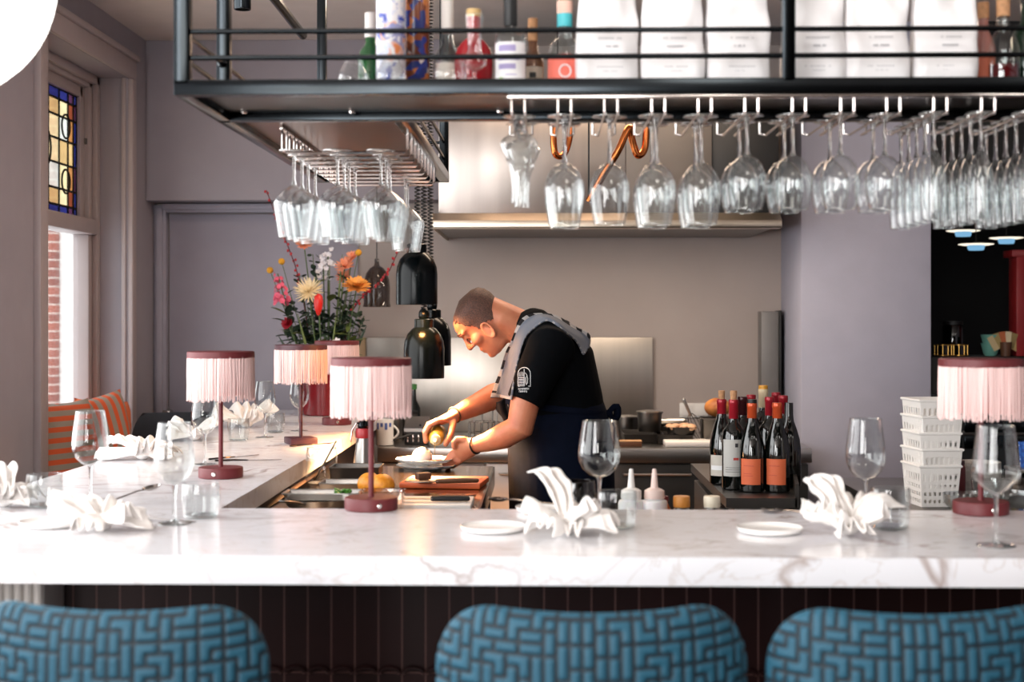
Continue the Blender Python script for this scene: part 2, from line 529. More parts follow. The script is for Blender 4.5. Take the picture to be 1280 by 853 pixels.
sc.cycles.sample_clamp_indirect = 4.0
sc.cycles.max_bounces = 16; sc.cycles.transparent_max_bounces = 48; sc.cycles.transmission_bounces = 12
sc.cycles.use_denoising = True
# added warm fill: an unseen ceiling lamp and a strip behind the hood lip
kl = thing('kitchen_fill_lamp', 'added linear fill lamp over the kitchen, unseen above the upper edge of the picture', 'ceiling lamp', (.25, 5.7, 2.79))
m = MB(); m.box((0, 0, -.02), (1.5, .12, .04), .004); m.build('housing', M['white'], kl)
m = MB(); m.box((0, 0, -.043), (1.44, .09, .006), .002); m.build('diffuser', emit('warm_diffuser', '#ffdcb8', 4.0), kl)
area('kitchen_fill_light', (.25, 5.7, 2.735), (0, 0, 0), 1.44, .3, 34, (1, .76, .56))
area('hood_fill_light', (.3, 6.395, 1.8125), (0, 0, 0), 1.2, .05, 13, (1, .80, .62))  # unseen fill added behind the lip to brighten the back wall
# ================================================================== counter
marble = bpy.data.materials.new('white_marble')
nt, N, L = nodes_of(marble); b = N['Principled BSDF']; b.inputs['Roughness'].default_value = .16
tc = N.new('ShaderNodeTexCoord'); mp = N.new('ShaderNodeMapping'); mp.inputs['Rotation'].default_value = (.5, .3, .5); mp.inputs['Scale'].default_value = (1, 1.6, 1)
L.new(tc.outputs['Object'], mp.inputs[0])
def vein(scale, dist, w, col, detail=6):
    n = N.new('ShaderNodeTexNoise'); n.inputs['Scale'].default_value = scale; n.inputs['Detail'].default_value = detail; n.inputs['Distortion'].default_value = dist
    L.new(mp.outputs[0], n.inputs['Vector'])
    r = N.new('ShaderNodeValToRGB'); e = r.color_ramp.elements
    e[0].position = .5 - w; e[0].color = (0, 0, 0, 1); e[1].position = .5; e[1].color = (1, 1, 1, 1); x = e.new(.5 + w); x.color = (0, 0, 0, 1)
    L.new(n.outputs['Fac'], r.inputs[0]); return r
v1, v2 = vein(2.2, 1.2, .022, 0), vein(5.5, 2.0, .02, 0)
n3 = N.new('ShaderNodeTexNoise'); n3.inputs['Scale'].default_value = 1.8; L.new(mp.outputs[0], n3.inputs['Vector'])
r3 = N.new('ShaderNodeValToRGB'); r3.color_ramp.elements[0].position = .42; r3.color_ramp.elements[1].position = .62; L.new(n3.outputs['Fac'], r3.inputs[0])
mx1 = N.new('ShaderNodeMix'); mx1.data_type = 'RGBA'; mx1.inputs[6].default_value = lin('#ececf0'); mx1.inputs[7].default_value = lin('#b3a49f')
mm = N.new('ShaderNodeMath'); mm.operation = 'MULTIPLY'; L.new(v1.outputs[0], mm.inputs[0]); L.new(r3.outputs[0], mm.inputs[1]); L.new(mm.outputs[0], mx1.inputs[0])
mx2 = N.new('ShaderNodeMix'); mx2.data_type = 'RGBA'; mx2.inputs[7].default_value = lin('#cfc3bd')
m4 = N.new('ShaderNodeMath'); m4.operation = 'MULTIPLY'; m4.inputs[1].default_value = .5; L.new(v2.outputs[0], m4.inputs[0]); L.new(m4.outputs[0], mx2.inputs[0])
L.new(mx1.outputs[2], mx2.inputs[6]); L.new(mx2.outputs[2], b.inputs['Base Color'])
ZT = .95
m = MB()
m.prism([(-1.405, 2.674), (2.6, 2.674), (2.6, 3.348), (-.765, 3.348), (-.765, 7.0), (-1.405, 7.0)], ZT - .054, ZT)
es = [e for e in m.bm.edges if e.calc_face_angle(0) > .5]
bmesh.ops.bevel(m.bm, geom=es, offset=.003, segments=2, affect='EDGES', profile=.5)
top = m.build('marble_counter', marble, smooth=30)
tag(top, 'white veined marble worktop running along the bar and turning back along the left', 'counter')
tile = bpy.data.materials.new('burgundy_tile')
nt, N, L = nodes_of(tile); b = N['Principled BSDF']; b.inputs['Roughness'].default_value = .45; b.inputs['Specular IOR Level'].default_value = .15
tc = N.new('ShaderNodeTexCoord'); mp = N.new('ShaderNodeMapping'); mp.inputs['Rotation'].default_value = (PI / 2, 0, 0); L.new(tc.outputs['Object'], mp.inputs[0])
br = N.new('ShaderNodeTexBrick'); br.offset = 0; br.inputs['Scale'].default_value = 1
br.inputs['Brick Width'].default_value = .05; br.inputs['Row Height'].default_value = .325; br.inputs['Mortar Size'].default_value = .0016; br.inputs['Mortar Smooth'].default_value = .3
br.inputs['Color1'].default_value = lin('#241010'); br.inputs['Color2'].default_value = lin('#1c0c0c'); br.inputs['Mortar'].default_value = lin('#5d4440')
L.new(mp.outputs[0], br.inputs['Vector']); L.new(br.outputs['Color'], b.inputs['Base Color'])
bp = N.new('ShaderNodeBump'); bp.invert = True; bp.inputs['Strength'].default_value = .6; bp.inputs['Distance'].default_value = .004
L.new(br.outputs['Fac'], bp.inputs['Height']); L.new(bp.outputs[0], b.inputs['Normal'])
bb = thing('tiled_bar', 'dark burgundy tiled bar front under the marble worktop', 'bar front', (0, 3.0, 0))
m = MB(); m.bx(-1.02, 2.55, 0, .3, 0, ZT - .056); m.build('tiled_front', tile, bb, smooth=0)
m = MB()
for i in range(71):   # half round tiles of the lower course
    x = -1.0 + i * .05
    m.tube([(x + .025 + .021 * math.cos(a), -.008, .65 + .012 * math.sin(a)) for a in [PI * k / 8 for k in range(9)]], .005, 6)
m.build('tile_ledge', tile, bb)
m = MB()
m.bx(-1.3, -1.02, -.12, .28, 0, ZT - .056, .004)
for i in range(14): m.tube([(-1.29 + i * .02, -.12, .02), (-1.29 + i * .02, -.12, ZT - .06)], .008, 8)
m.build('fluted_end_panel', mat('pale_grey_lacquer', '#c3bcb6', .5), bb)
m = MB(); m.bx(-.42 - .9, -.85, .36, 3.95, 0, ZT - .056, .003); m.build('side_panel', mat('dark_brown_panel', '#4a3a33', .5), bb)
# ================================================================== hanging shelf
sh = thing('hanging_shelf', 'black steel bottle shelf hung from the ceiling over the bar', 'shelf', (0, 2.9, 1.857))
def sb(m, x0, x1, y0, y1, z0, z1, bev=.0025): m.bx(x0, x1, y0 - 2.9, y1 - 2.9, z0 - 1.857, z1 - 1.857, bev)
t = .032
m = MB(); z0, z1 = 1.857, 1.889
sb(m, -.76, 2.3, 2.9, 2.9 + t, z0, z1); sb(m, -.76, 2.3, 3.31 - t, 3.31, z0, z1 - .01)
sb(m, -.76, -.76 + t, 2.9 + t, 4.77 - t, z0, z1); sb(m, -.33 - t + .012, -.318, 3.31, 4.77 - t, z0, z1); sb(m, -.76, -.318, 4.77 - t, 4.77, z0, z1)
m.build('frame', M['black_metal'], sh)
m = MB(); sb(m, -.735, 2.29, 2.925, 3.29, 1.876, 1.8795, 0); m.build('tray', mat('shelf_plate', '#393735', .3, .9), sh)
m = MB(); sb(m, -.735, -.34, 3.3, 4.745, 1.876, 1.8795, 0); m.build('tray', mat('arm_plate_reflection_tint', '#6a4d3e', .3, .9), sh)  # warm kitchen reflection put into the brown base colour of the plate
for (x, y, w_) in ((-.744, 2.916, .032), (.498, 2.916, .026), (1.74, 2.916, .026), (-.744, 3.294, .03), (-.744, 4.754, .03), (-.334, 4.754, .03), (.498, 3.294, .026), (1.74, 3.294, .026)):
    m = MB(); sb(m, x - w_ / 2, x + w_ / 2, y - .016, y + .016, 1.88, ZC); m.build('post', M['black_metal'], sh)
for z in (1.936, 1.99):
    for (a, c) in (((-.74, 2.916), (2.3, 2.916)), ((-.744, 2.916), (-.744, 4.75)), ((-.744, 4.754), (-.334, 4.754)), ((-.334, 3.31), (-.334, 4.754))):
        m = MB(); m.tube([(a[0], a[1] - 2.9, z - 1.857), (c[0], c[1] - 2.9, z - 1.857)], .0055, 10); m.build('rail', M['black_metal'], sh)
m = MB(); m.ell((-.744, .372, .133), (.011, .011, .011)); m.build('rail_knob', M['black_metal'], sh)
for x in (-.69, -.44, -.1):   # cabinet screws and clips on the underside
    m = MB(); m.lathe([(0, -.006), (.008, -.004), (.009, .0), (0, .001)], 16, Matrix.Translation((x, .36, .018))); m.build('screw', M['chrome'], sh)
m = MB(); m.tube([(-.74, 3.35 - 2.9, 2.29 - 1.857), (-.74, 4.35 - 2.9, 2.27 - 1.857)], .014, 10); m.build('brace', M['black_metal'], sh)
# wire glass rack, front run
XC = [(p - 680) / 609 for p in (648, 706, 764, 823, 881, 939, 998, 1058, 1115, 1173, 1232, 1290)]
YR0, YR1, ZR = 2.925, 3.285, 1.82
rk = thing('glass_rack', 'long chrome wire glass rack under the front run of the shelf', 'glass rack', (0, 2.925, 1.82))
m = MB(); m.bx(-.075, 1.15, -.018, .004, .030, .036, .001); m.build('mounting_bar', M['chrome'], rk); m = MB(); m.tube([(-.075, .36, .033), (1.15, .36, .033)], .003, 8); m.build('mounting_bar', M['chrome'], rk)
for x in XC:
    m = MB()
    for s in (-.0135, .0135):
        m.tube([(x + s, 0, .033), (x + s, 0, .004), (x + s * 1.0, .004, 0), (x + s, .17, 0), (x + s, .356, 0), (x + s * 1.9, .36, .004), (x + s * 1.9, .36, .033)], .0026, 8)
    m.build('wire_hook', M['chrome'], rk)
# wire glass rack, left arm
rk2 = thing('glass_rack', 'chrome wire basket rack of cross bars under the left arm of the shelf', 'glass rack', (-.49, 3.5, 1.81))
for i in range(9):
    y = i * .105
    m = MB(); m.tube([(-.156, y, .066), (-.156, y, .008), (-.148, y, 0), (.148, y, 0), (.156, y, .008), (.156, y, .066)], .003, 8)
    m.tube([(-.15, y + .028, .066), (-.15, y + .028, .008), (-.142, y + .028, 0), (.142, y + .028, 0), (.15, y + .028, .008), (.15, y + .028, .066)], .0026, 8)
    m.build('cross_bar', M['chrome'], rk2)
for s in (-1, 1):
    m = MB(); m.bx(s * .156 - .006, s * .156 + .006, -.01, .88, .055, .067, .002); m.build('side_rail', M['chrome'], rk2)
# ================================================================== glassware prototypes
def open_lathe(prof, mat_, name, par, n=36, rim=None, loc=None):
    m = MB(); m.lathe(prof, n)
    if rim:
        r, z, t = rim
        m.tube([(r * math.cos(2 * PI * k / n), r * math.sin(2 * PI * k / n), z) for k in range(n)], t, 6, closed=True)
    return m.build(name, mat_, par, loc=loc)
def make_glass(kind, label='glass', gm=None):
    """stemmed glass standing on its foot"""
    g = gm or M['glass']
    r = thing('wine_glass' if kind != 'flute' else 'champagne_flute', label, 'wine glass' if kind != 'flute' else 'flute glass')
    K = {  # foot radius, stem top, bowl profile
        'burgundy': (.036, .086, [(.0, .087), (.008, .088), (.022, .095), (.035, .109), (.0425, .127), (.0445, .143), (.043, .166), (.039, .196), (.0345, .227)]),
        'tulip': (.037, .100, [(.0, .101), (.008, .103), (.022, .113), (.038, .128), (.0465, .139), (.0472, .145), (.0445, .165), (.040, .20), (.0355, .236)]),
        'wine': (.036, .098, [(.0, .099), (.007, .100), (.020, .106), (.033, .120), (.041, .142), (.0425, .158), (.0405, .182), (.036, .21), (.0325, .228)]),
        'white': (.034, .082, [(.0, .083), (.007, .084), (.019, .090), (.031, .103), (.040, .125), (.0415, .138), (.0395, .16), (.035, .185), (.031, .197)]),
        'flute': (.030, .075, [(.0, .076), (.005, .078), (.014, .09), (.021, .108), (.0255, .135), (.0265, .16), (.0255, .19), (.0235, .215), (.0225, .222)]),
        'bell': (.037, .085, [(.0, .086), (.008, .088), (.026, .099), (.041, .114), (.0505, .127), (.0515, .134), (.048, .155), (.042, .19), (.038, .215)]),
    }[kind]
    fr, st, bowl = K
    m = MB(); m.lathe([(0, 0), (fr * .96, 0), (fr, .0012), (fr * .95, .0022), (fr * .5, .0035), (.009, .006), (.0045, .012), (0, .012)], 32)
    m.tube([(fr * .985 * math.cos(2 * PI * k / 32), fr * .985 * math.sin(2 * PI * k / 32), .0013) for k in range(32)], .0014, 6, closed=True)
    m.build('foot', M['glass_f'] if gm is not None else g, r)
    m = MB(); m.lathe([(0, .006), (.0055, .007), (.004, .02), (.0035, st * .6), (.0038, st - .01), (.007, st + .001), (0, st + .004)], 14)
    m.build('stem', M['glass_s'], r)
    open_lathe(bowl, g, 'bowl', r, rim=(bowl[-1][0], bowl[-1][1], .0012))
    return r
def make_tumbler(gm=None):
    r = thing('tumbler', 'tumbler', 'tumbler')
    m = MB(); m.lathe([(0, .003), (.034, .003), (.0385, .006), (.0405, .02), (.0435, .05), (.0425, .072), (.041, .086)], 36)
    m.tube([(.041 * math.cos(2 * PI * k / 36), .041 * math.sin(2 * PI * k / 36), .086) for k in range(36)], .001, 6, closed=True)
    m.build('glass_wall', gm or M['glass'], r)
    m = MB(); m.lathe([(0, 0), (.033, 0), (.038, .004), (.036, .008), (0, .007)], 32); m.build('thick_base', M['glass'], r)
    return r
G_STAND = 'glasses laid out along the marble counter'
pb, pt, pw = Protos(make_glass('burgundy')), Protos(make_glass('tulip')), Protos(make_glass('wine'))
ptum = Protos(make_tumbler())
def on(px, py): return PZ(px, py, ZT)
pb.place(on(218, 655), 'round-bowled wine glass at the front left beside a tumbler on the bar', .3, G_STAND, (1, 1, .97))
pb.place(on(113, 626), 'wine glass at the far left by the corner of the bar, near the striped cushions', 0, G_STAND)
pb.place(on(749, 641), 'wine glass right behind the tall crumpled napkin in the middle of the bar', .5, G_STAND, (1.1, 1.1, .93))
pb.place(on(1082, 648), 'wine glass behind the napkin in front of the grey pillar', .2, G_STAND, (1, 1, .98))
pt.place(on(1245, 683), 'angular tulip wine glass in front of the rightmost pink lamp', 0, G_STAND)
pw.place(on(256, 581), 'wine glass right behind the second pink lamp on the left counter', 0, G_STAND, (.98, .98, .95))
pw.place(on(331, 547), 'wine glass standing to the left of the square-footed lamp', 0, G_STAND, (.95, .95, .93))
pw.place(on(374, 539), 'wine glass half hidden behind the square-footed lamp', 0, G_STAND, .92)
ptum.place(on(251, 647), 'low water tumbler right beside the front left wine glass', 0, G_STAND, (1, 1, .9))
ptum.place(on(56, 634), 'low water tumbler at the far left end of the bar', .2, G_STAND)
ptum.place(on(771, 660), 'clear tumbler to the right of the tall crumpled napkin', .2, G_STAND)
ptum.place(on(1113, 661), 'clear tumbler right of the napkin in front of the grey pillar', .2, G_STAND, (.97, .97, 1.0))
ptum.place(on(298, 551), 'tumbler on the left counter beside the folded napkins', .2, G_STAND, .93)
ptum.place(on(344, 541), 'tumbler on the left counter beside the square-footed lamp', .2, G_STAND, .9)
ts = make_tumbler(M['glass_smoke']); ts.location = on(722, 646); tag(ts, 'smoky dark tumbler behind the tall crumpled napkin', 'tumbler', G_STAND); ts.scale = (.95, .95, .93)
# ================================================================== lamps
def make_lamp(dark=False, square=False):
    """cordless table lamp with a fringed shade"""
    lm = M['lamp_dark'] if dark else M['lamp_red']
    r = thing('table_lamp', 'lamp', 'table lamp')
    m = MB()
    if square: m.box((0, 0, .012), (.1, .1, .024), .004)
    else: m.lathe([(0, 0), (.06, 0), (.0625, .002), (.0625, .027), (.061, .0295), (0, .030)], 48)
    m.build('base', lm, r)
    m = MB(); m.lathe([(0, 0), (.006, 0), (.006, .002), (.0045, .0035), (0, .0035)], 20, Matrix.Translation((-.012, -.0615, .0145)) @ Matrix.Rotation(PI / 2, 4, 'X'))
    if not square: m.build('switch_button', M['chrome'], r)
    else: m.bm.free()
    m = MB(); m.lathe([(0, .02), (.0065, .024), (.0065, .345), (0, .345)], 16); m.build('stem', lm, r)
    m = MB(); m.lathe([(0, .357), (.091, .357), (.094, .3555), (.0945, .352), (.0945, .339), (.0925, .338), (.09, .338), (.09, .346), (0, .346)], 64)
    m.build('shade_band', lm, r)
    m = MB(); m.lathe([(.084, .338), (.084, .235), (.082, .235), (.082, .338)], 48, close=True); m.build('shade_drum', mat('pink_shade_lining', '#d99a94', .8), r)
    rnd = random.Random(3)
    m = MB(); n = 190
    for i in range(n):
        a = 2 * PI * i / n + rnd.uniform(-.006, .006)
        rr = .0915 + rnd.uniform(-.0015, .0015); b = .221 + rnd.uniform(-.006, .004)
        da = rnd.uniform(-.014, .014); dr = rnd.uniform(-.001, .003)
        pts = [(rr * math.cos(a), rr * math.sin(a), .342), ((rr + .001) * math.cos(a + da * .5), (rr + .001) * math.sin(a + da * .5), .29), ((rr + dr) * math.cos(a + da), (rr + dr) * math.sin(a + da), b)]
        m.tube(pts, [.0019, .0017, .0014], 5)
    m.build('fringe', M['fringe'], r)
    return r
G_LAMP = 'fringed table lamps along the counter'
pl = Protos(make_lamp())
def lampz(y0, px, py, lab, rz=0, par=pl):
    return par.place(on(px, py), lab, rz, G_LAMP)
lampz(0, 464, 637, 'pink fringed table lamp in the middle of the bar, in front of the cutting boards', .62)
lampz(0, 276, 597, 'pink fringed table lamp on the left counter near the bar corner', .1)
lampz(0, 1226, 642, 'pink fringed table lamp at the right end of the bar by the white baskets', .35)
lampz(0, 421, 531, 'farthest red lamp with a salmon fringe, glowing beside the red vase', .4)
sq = make_lamp(True, True); sq.location = on(376, 555); sq.rotation_euler = (0, 0, .42)
tag(sq, 'dark plum table lamp with a square foot and pink fringe, third along the left counter', 'table lamp', G_LAMP)
# ================================================================== saucers, napkins, cutlery
def make_saucer():
    r = thing('saucer', 'saucer', 'plate')
    m = MB(); m.lathe([(0, 0), (.055, 0), (.068, .003), (.0735, .0105), (.074, .0125), (.0725, .0128), (.068, .008), (.056, .0055), (0, .0055)], 48)
    m.build('plate', M['white'], r)
    return r
ps = Protos(make_saucer())
G_SAU = 'white side plates on the bar'
ps.place(on(616, 664), 'small white side plate left of the tall crumpled napkin', 0, G_SAU, (.94, .94, 1))
ps.place(on(962, 666), 'small white side plate on the bar in front of the wine bottles', 0, G_SAU, (.94, .94, 1))
ps.place(on(64, 658), 'small white side plate behind the front left napkin', 0, G_SAU, (.9, .9, 1))
ps.place(on(676, 640), 'white plate under a spoon behind the tall crumpled napkin', 0, G_SAU, (.8, .8, 1))
def make_napkin(seed, petals, label, loc, rz=0, sc_=1.0):
    """linen napkin gathered in the middle so its pleated corners flare out; petals = (azimuth, lean, length, width)"""
    rnd = random.Random(seed)
    m = MB()
    for (az, lean, ln, wd) in petals:
        ph = rnd.uniform(0, 6)
        k = rnd.choice((2.5, 3.0, 3.5))
        ca, sa = math.cos(az), math.sin(az)
        def f(u, v, ca=ca, sa=sa, lean=lean, ln=ln, wd=wd, ph=ph, k=k):
            s = v
            w_ = wd * (.22 + .78 * s ** .8) * (1 - .45 * max(0, s - .72) ** 1.2 * 3)
            q = (u - .5) * 2
            el = lean + .25 * math.sin(ph) * s - .9 * s * s * (.6 if lean > .5 else .12)
            x = ln * s * math.cos(el); z = ln * s * math.sin(el) + .012
            pleat = (.004 + .014 * s) * math.cos(k * PI * q + ph)
            z += pleat * math.cos(lean) + .02 * (1 - q * q) * s * (1 if lean < .6 else .3)
            x += -pleat * math.sin(lean) + .006 * math.sin(5 * q + ph) * s
            y = w_ * q * (1 - .12 * s * math.cos(2 * q + ph))
            wx, wy = ca * x - sa * y, sa * x + ca * y
            n_ = noise.noise(Vector((wx * 22, wy * 22, z * 22 + seed))) * .011 + noise.noise(Vector((wx * 55, wy * 55, z * 40 + seed * 3))) * .004
            return Vector((wx + n_, wy - n_, max(.0025 + abs(n_) * .5, z + n_)))
        m.grid(22, 16, f)
    m.ell((0, 0, .016), (.024, .021, .017), u=12, v=8)
    o = m.build('napkin', M['linen'], None, smooth=80)
    md = o.modifiers.new('t', 'SOLIDIFY'); md.thickness = .0035; md.offset = 0
    md = o.modifiers.new('s', 'SUBSURF'); md.levels = 1; md.render_levels = 1
    freeze(o)
    zmin = min(v.co.z for v in o.data.vertices)
    o.location = Vector(loc) + Vector((0, 0, .0006 - zmin * sc_)); o.rotation_euler = (0, 0, rz); o.scale = (sc_,) * 3
    return tag(o, label, 'napkin', 'white linen napkins on the counter')
make_napkin(1, [(PI, .28, .115, .055), (2.6, .75, .09, .05), (.25, .25, .10, .06), (-.5, .5, .085, .05), (1.6, .9, .075, .05), (-1.9, .2, .07, .045)], 'white crumpled napkin lying low at the front left of the bar', on(128, 663), .05, .98)
make_napkin(2, [(2.0, 1.35, .15, .04), (PI, .35, .085, .055), (-2.4, .3, .08, .05), (-.25, .38, .095, .055), (-1.0, .3, .08, .05), (.9, 1.0, .075, .045), (-1.6, .6, .06, .04)], 'tall crumpled white napkin with one corner standing up, in the middle of the bar', on(708, 668), .1, 1.05)
make_napkin(3, [(2.2, 1.05, .135, .05), (.35, .85, .115, .05), (PI, .35, .095, .05), (-.35, .3, .075, .055), (-1.5, .3, .07, .05), (1.2, .8, .1, .045), (-2.4, .4, .08, .05)], 'crumpled white napkin on the bar in front of the grey pillar', on(1060, 670), -.05, 1.0)
make_napkin(4, [(1.9, .95, .12, .05), (-.2, .3, .06, .045), (PI, .3, .12, .05), (-1.3, .35, .07, .05), (.9, .8, .09, .05)], 'white crumpled napkin cut off by the left edge of the picture', on(6, 634), .2, 1.0)
make_napkin(5, [(1.7, .85, .12, .06), (2.5, .6, .12, .055), (PI + .1, .15, .13, .045), (.5, .75, .1, .05), (-1.2, .35, .07, .05), (-.2, .3, .08, .05)], 'fanned white napkin on the left counter beside the dark chair', on(178, 575), .1, 1.08)
make_napkin(6, [(1.6, .7, .11, .06), (2.6, .5, .1, .055), (.4, .5, .1, .055), (-1.3, .35, .07, .05), (PI, .25, .1, .05)], 'white napkin behind the second pink lamp on the left counter', on(243, 551), .3, 1.0)
make_napkin(7, [(1.6, .8, .12, .06), (2.8, .3, .12, .055), (.4, .5, .11, .055), (-1.3, .35, .07, .05), (PI, .25, .12, .05)], 'white napkin near the end of the left counter behind the tumblers', on(308, 535), .3, 1.15)
def make_spoon(dark=True):
    r = thing('spoon', 'spoon', 'cutlery')
    mm_ = M['cut']
    m = MB(); m.limb([(-.095, 0, .003), (-.04, 0, .004), (.03, 0, .008), (.048, 0, .006)], [(.005, .0018), (.003, .002), (.0025, .002), (.004, .0016)], n=10); m.build('handle', mm_, r)
    m = MB(); m.lathe([(0, 0), (.010, .0012), (.016, .005), (.018, .009), (.0172, .0092), (.0145, .0055), (0, .0016)], 24, Matrix.Translation((.07, 0, 0)) @ Matrix.Scale(1.45, 4, (1, 0, 0)))
    m.build('spoon_bowl', mm_, r)
    return r
M['cut'] = mat('polished_cutlery', '#9c9692', .12, 1.0)
M['cut_d'] = mat('dark_cutlery', '#3a322f', .2, 1.0)
psp = Protos(make_spoon())
G_CUT = 'cutlery laid on the counter'
psp.place(on(160, 632) + Vector((0, 0, .019)), 'dark spoon leaning on the bar behind the front left napkin', .5, G_CUT, rot=(0, -.16, .9))
psp.place(on(655, 637) + Vector((0, 0, .014)), 'spoon resting on the plate behind the tall crumpled napkin', 2.7, G_CUT)
psp.place(on(1000, 644), 'spoon lying beside the napkin in front of the grey pillar', 2.6, G_CUT)
psp.place(on(205, 652), 'spoon lying at the foot of the front left wine glass', 2.9, G_CUT, .8)
def make_knife():
    r = thing('table_knife', 'knife', 'cutlery')
    m = MB(); m.limb([(-.1, 0, .004), (-.05, 0, .005), (0, 0, .004)], [(.006, .003), (.006, .003), (.004, .002)], n=10); m.build('handle', M['cut_d'], r)
    m = MB(); m.prism([(0, -.004), (.07, -.008), (.10, -.003), (.105, .004), (0, .004)], .003, .0045); m.build('blade', M['cut'], r)
    return r
pk = Protos(make_knife())
pk.place(on(293, 573), 'dark knife lying beside the second pink lamp on the left counter', .9, G_CUT)
pk.place(on(310, 577), 'knife with a dark end lying right of the second pink lamp', .2, G_CUT)
pk.place(on(392, 557), 'dark knife lying at the foot of the square-footed lamp', .8, G_CUT)
# ================================================================== velvet stools
def pattern_grid(cols, rows, seed):
    """partition a lattice into bars and L shapes"""
    rnd = random.Random(seed)
    ids = [[-1] * cols for _ in range(rows)]
    shapes = [[(0, 0), (1, 0), (0, 1)], [(0, 0), (1, 0), (1, 1)], [(0, 0), (0, 1), (1, 1)], [(1, 0), (0, 1), (1, 1)],
              [(0, 0), (1, 0)], [(0, 0), (0, 1)], [(0, 0), (1, 0), (2, 0)], [(0, 0), (0, 1), (0, 2)]]
    wts = [3, 3, 3, 3, 4, 4, 1.2, 1.2]
    c = 0
    for j in range(rows):
        for i in range(cols):
            if ids[j][i] >= 0: continue
            order = sorted(range(8), key=lambda k: rnd.random() ** (1 / wts[k]), reverse=True)
            for k in order:
                s = shapes[k]
                dx = 1 if k == 3 else 0
                cells = [(i + x - dx, j + y) for x, y in s]
                if all(0 <= a < cols and 0 <= b < rows and ids[b][a] < 0 for a, b in cells):
                    for a, b in cells: ids[b][a] = c
                    break
            else: ids[j][i] = c
            c += 1
    return ids
CELL = .0182
PG = pattern_grid(40, 30, 11)
def pattern(x, z):
    """0 in the cut grooves, 1 on the raised pile"""
    fx, fz = x / CELL + 20, z / CELL + 15
    i, j = int(math.floor(fx)), int(math.floor(fz))
    if not (1 <= i < 39 and 1 <= j < 29): return 1.0
    me = PG[j][i]; d = 9
    u, v = fx - i, fz - j
    for a in (-1, 0, 1):
        for b in (-1, 0, 1):
            if (a or b) and PG[j + b][i + a] != me:
                ex = 0 if a == 0 else (u if a < 0 else 1 - u)
                ez = 0 if b == 0 else (v if b < 0 else 1 - v)
                d = min(d, math.hypot(ex, ez))
    return max(0, min(1, (d * CELL - .0016) / .0036))
velvet = bpy.data.materials.new('blue_cut_velvet')
nt, N, L = nodes_of(velvet); b = N['Principled BSDF']; b.inputs['Roughness'].default_value = .65
at = N.new('ShaderNodeAttribute'); at.attribute_name = 'pile'
rp = N.new('ShaderNodeValToRGB'); e = rp.color_ramp.elements
e[0].color = lin('#041722'); e[0].position = .05; e[1].color = lin('#17566e'); e[1].position = .8
nz = N.new('ShaderNodeTexNoise'); nz.inputs['Scale'].default_value = 300
mxv = N.new('ShaderNodeMix'); mxv.data_type = 'RGBA'; mxv.blend_type = 'MULTIPLY'; mxv.inputs[0].default_value = .35
L.new(at.outputs['Fac'], rp.inputs[0]); L.new(rp.outputs[0], mxv.inputs[6]); L.new(nz.outputs['Fac'], mxv.inputs[7]); L.new(mxv.outputs[2], b.inputs['Base Color'])
b.inputs['Sheen Weight'].default_value = .35; b.inputs['Sheen Roughness'].default_value = .35; b.inputs['Sheen Tint'].default_value = lin('#6fb4d0')
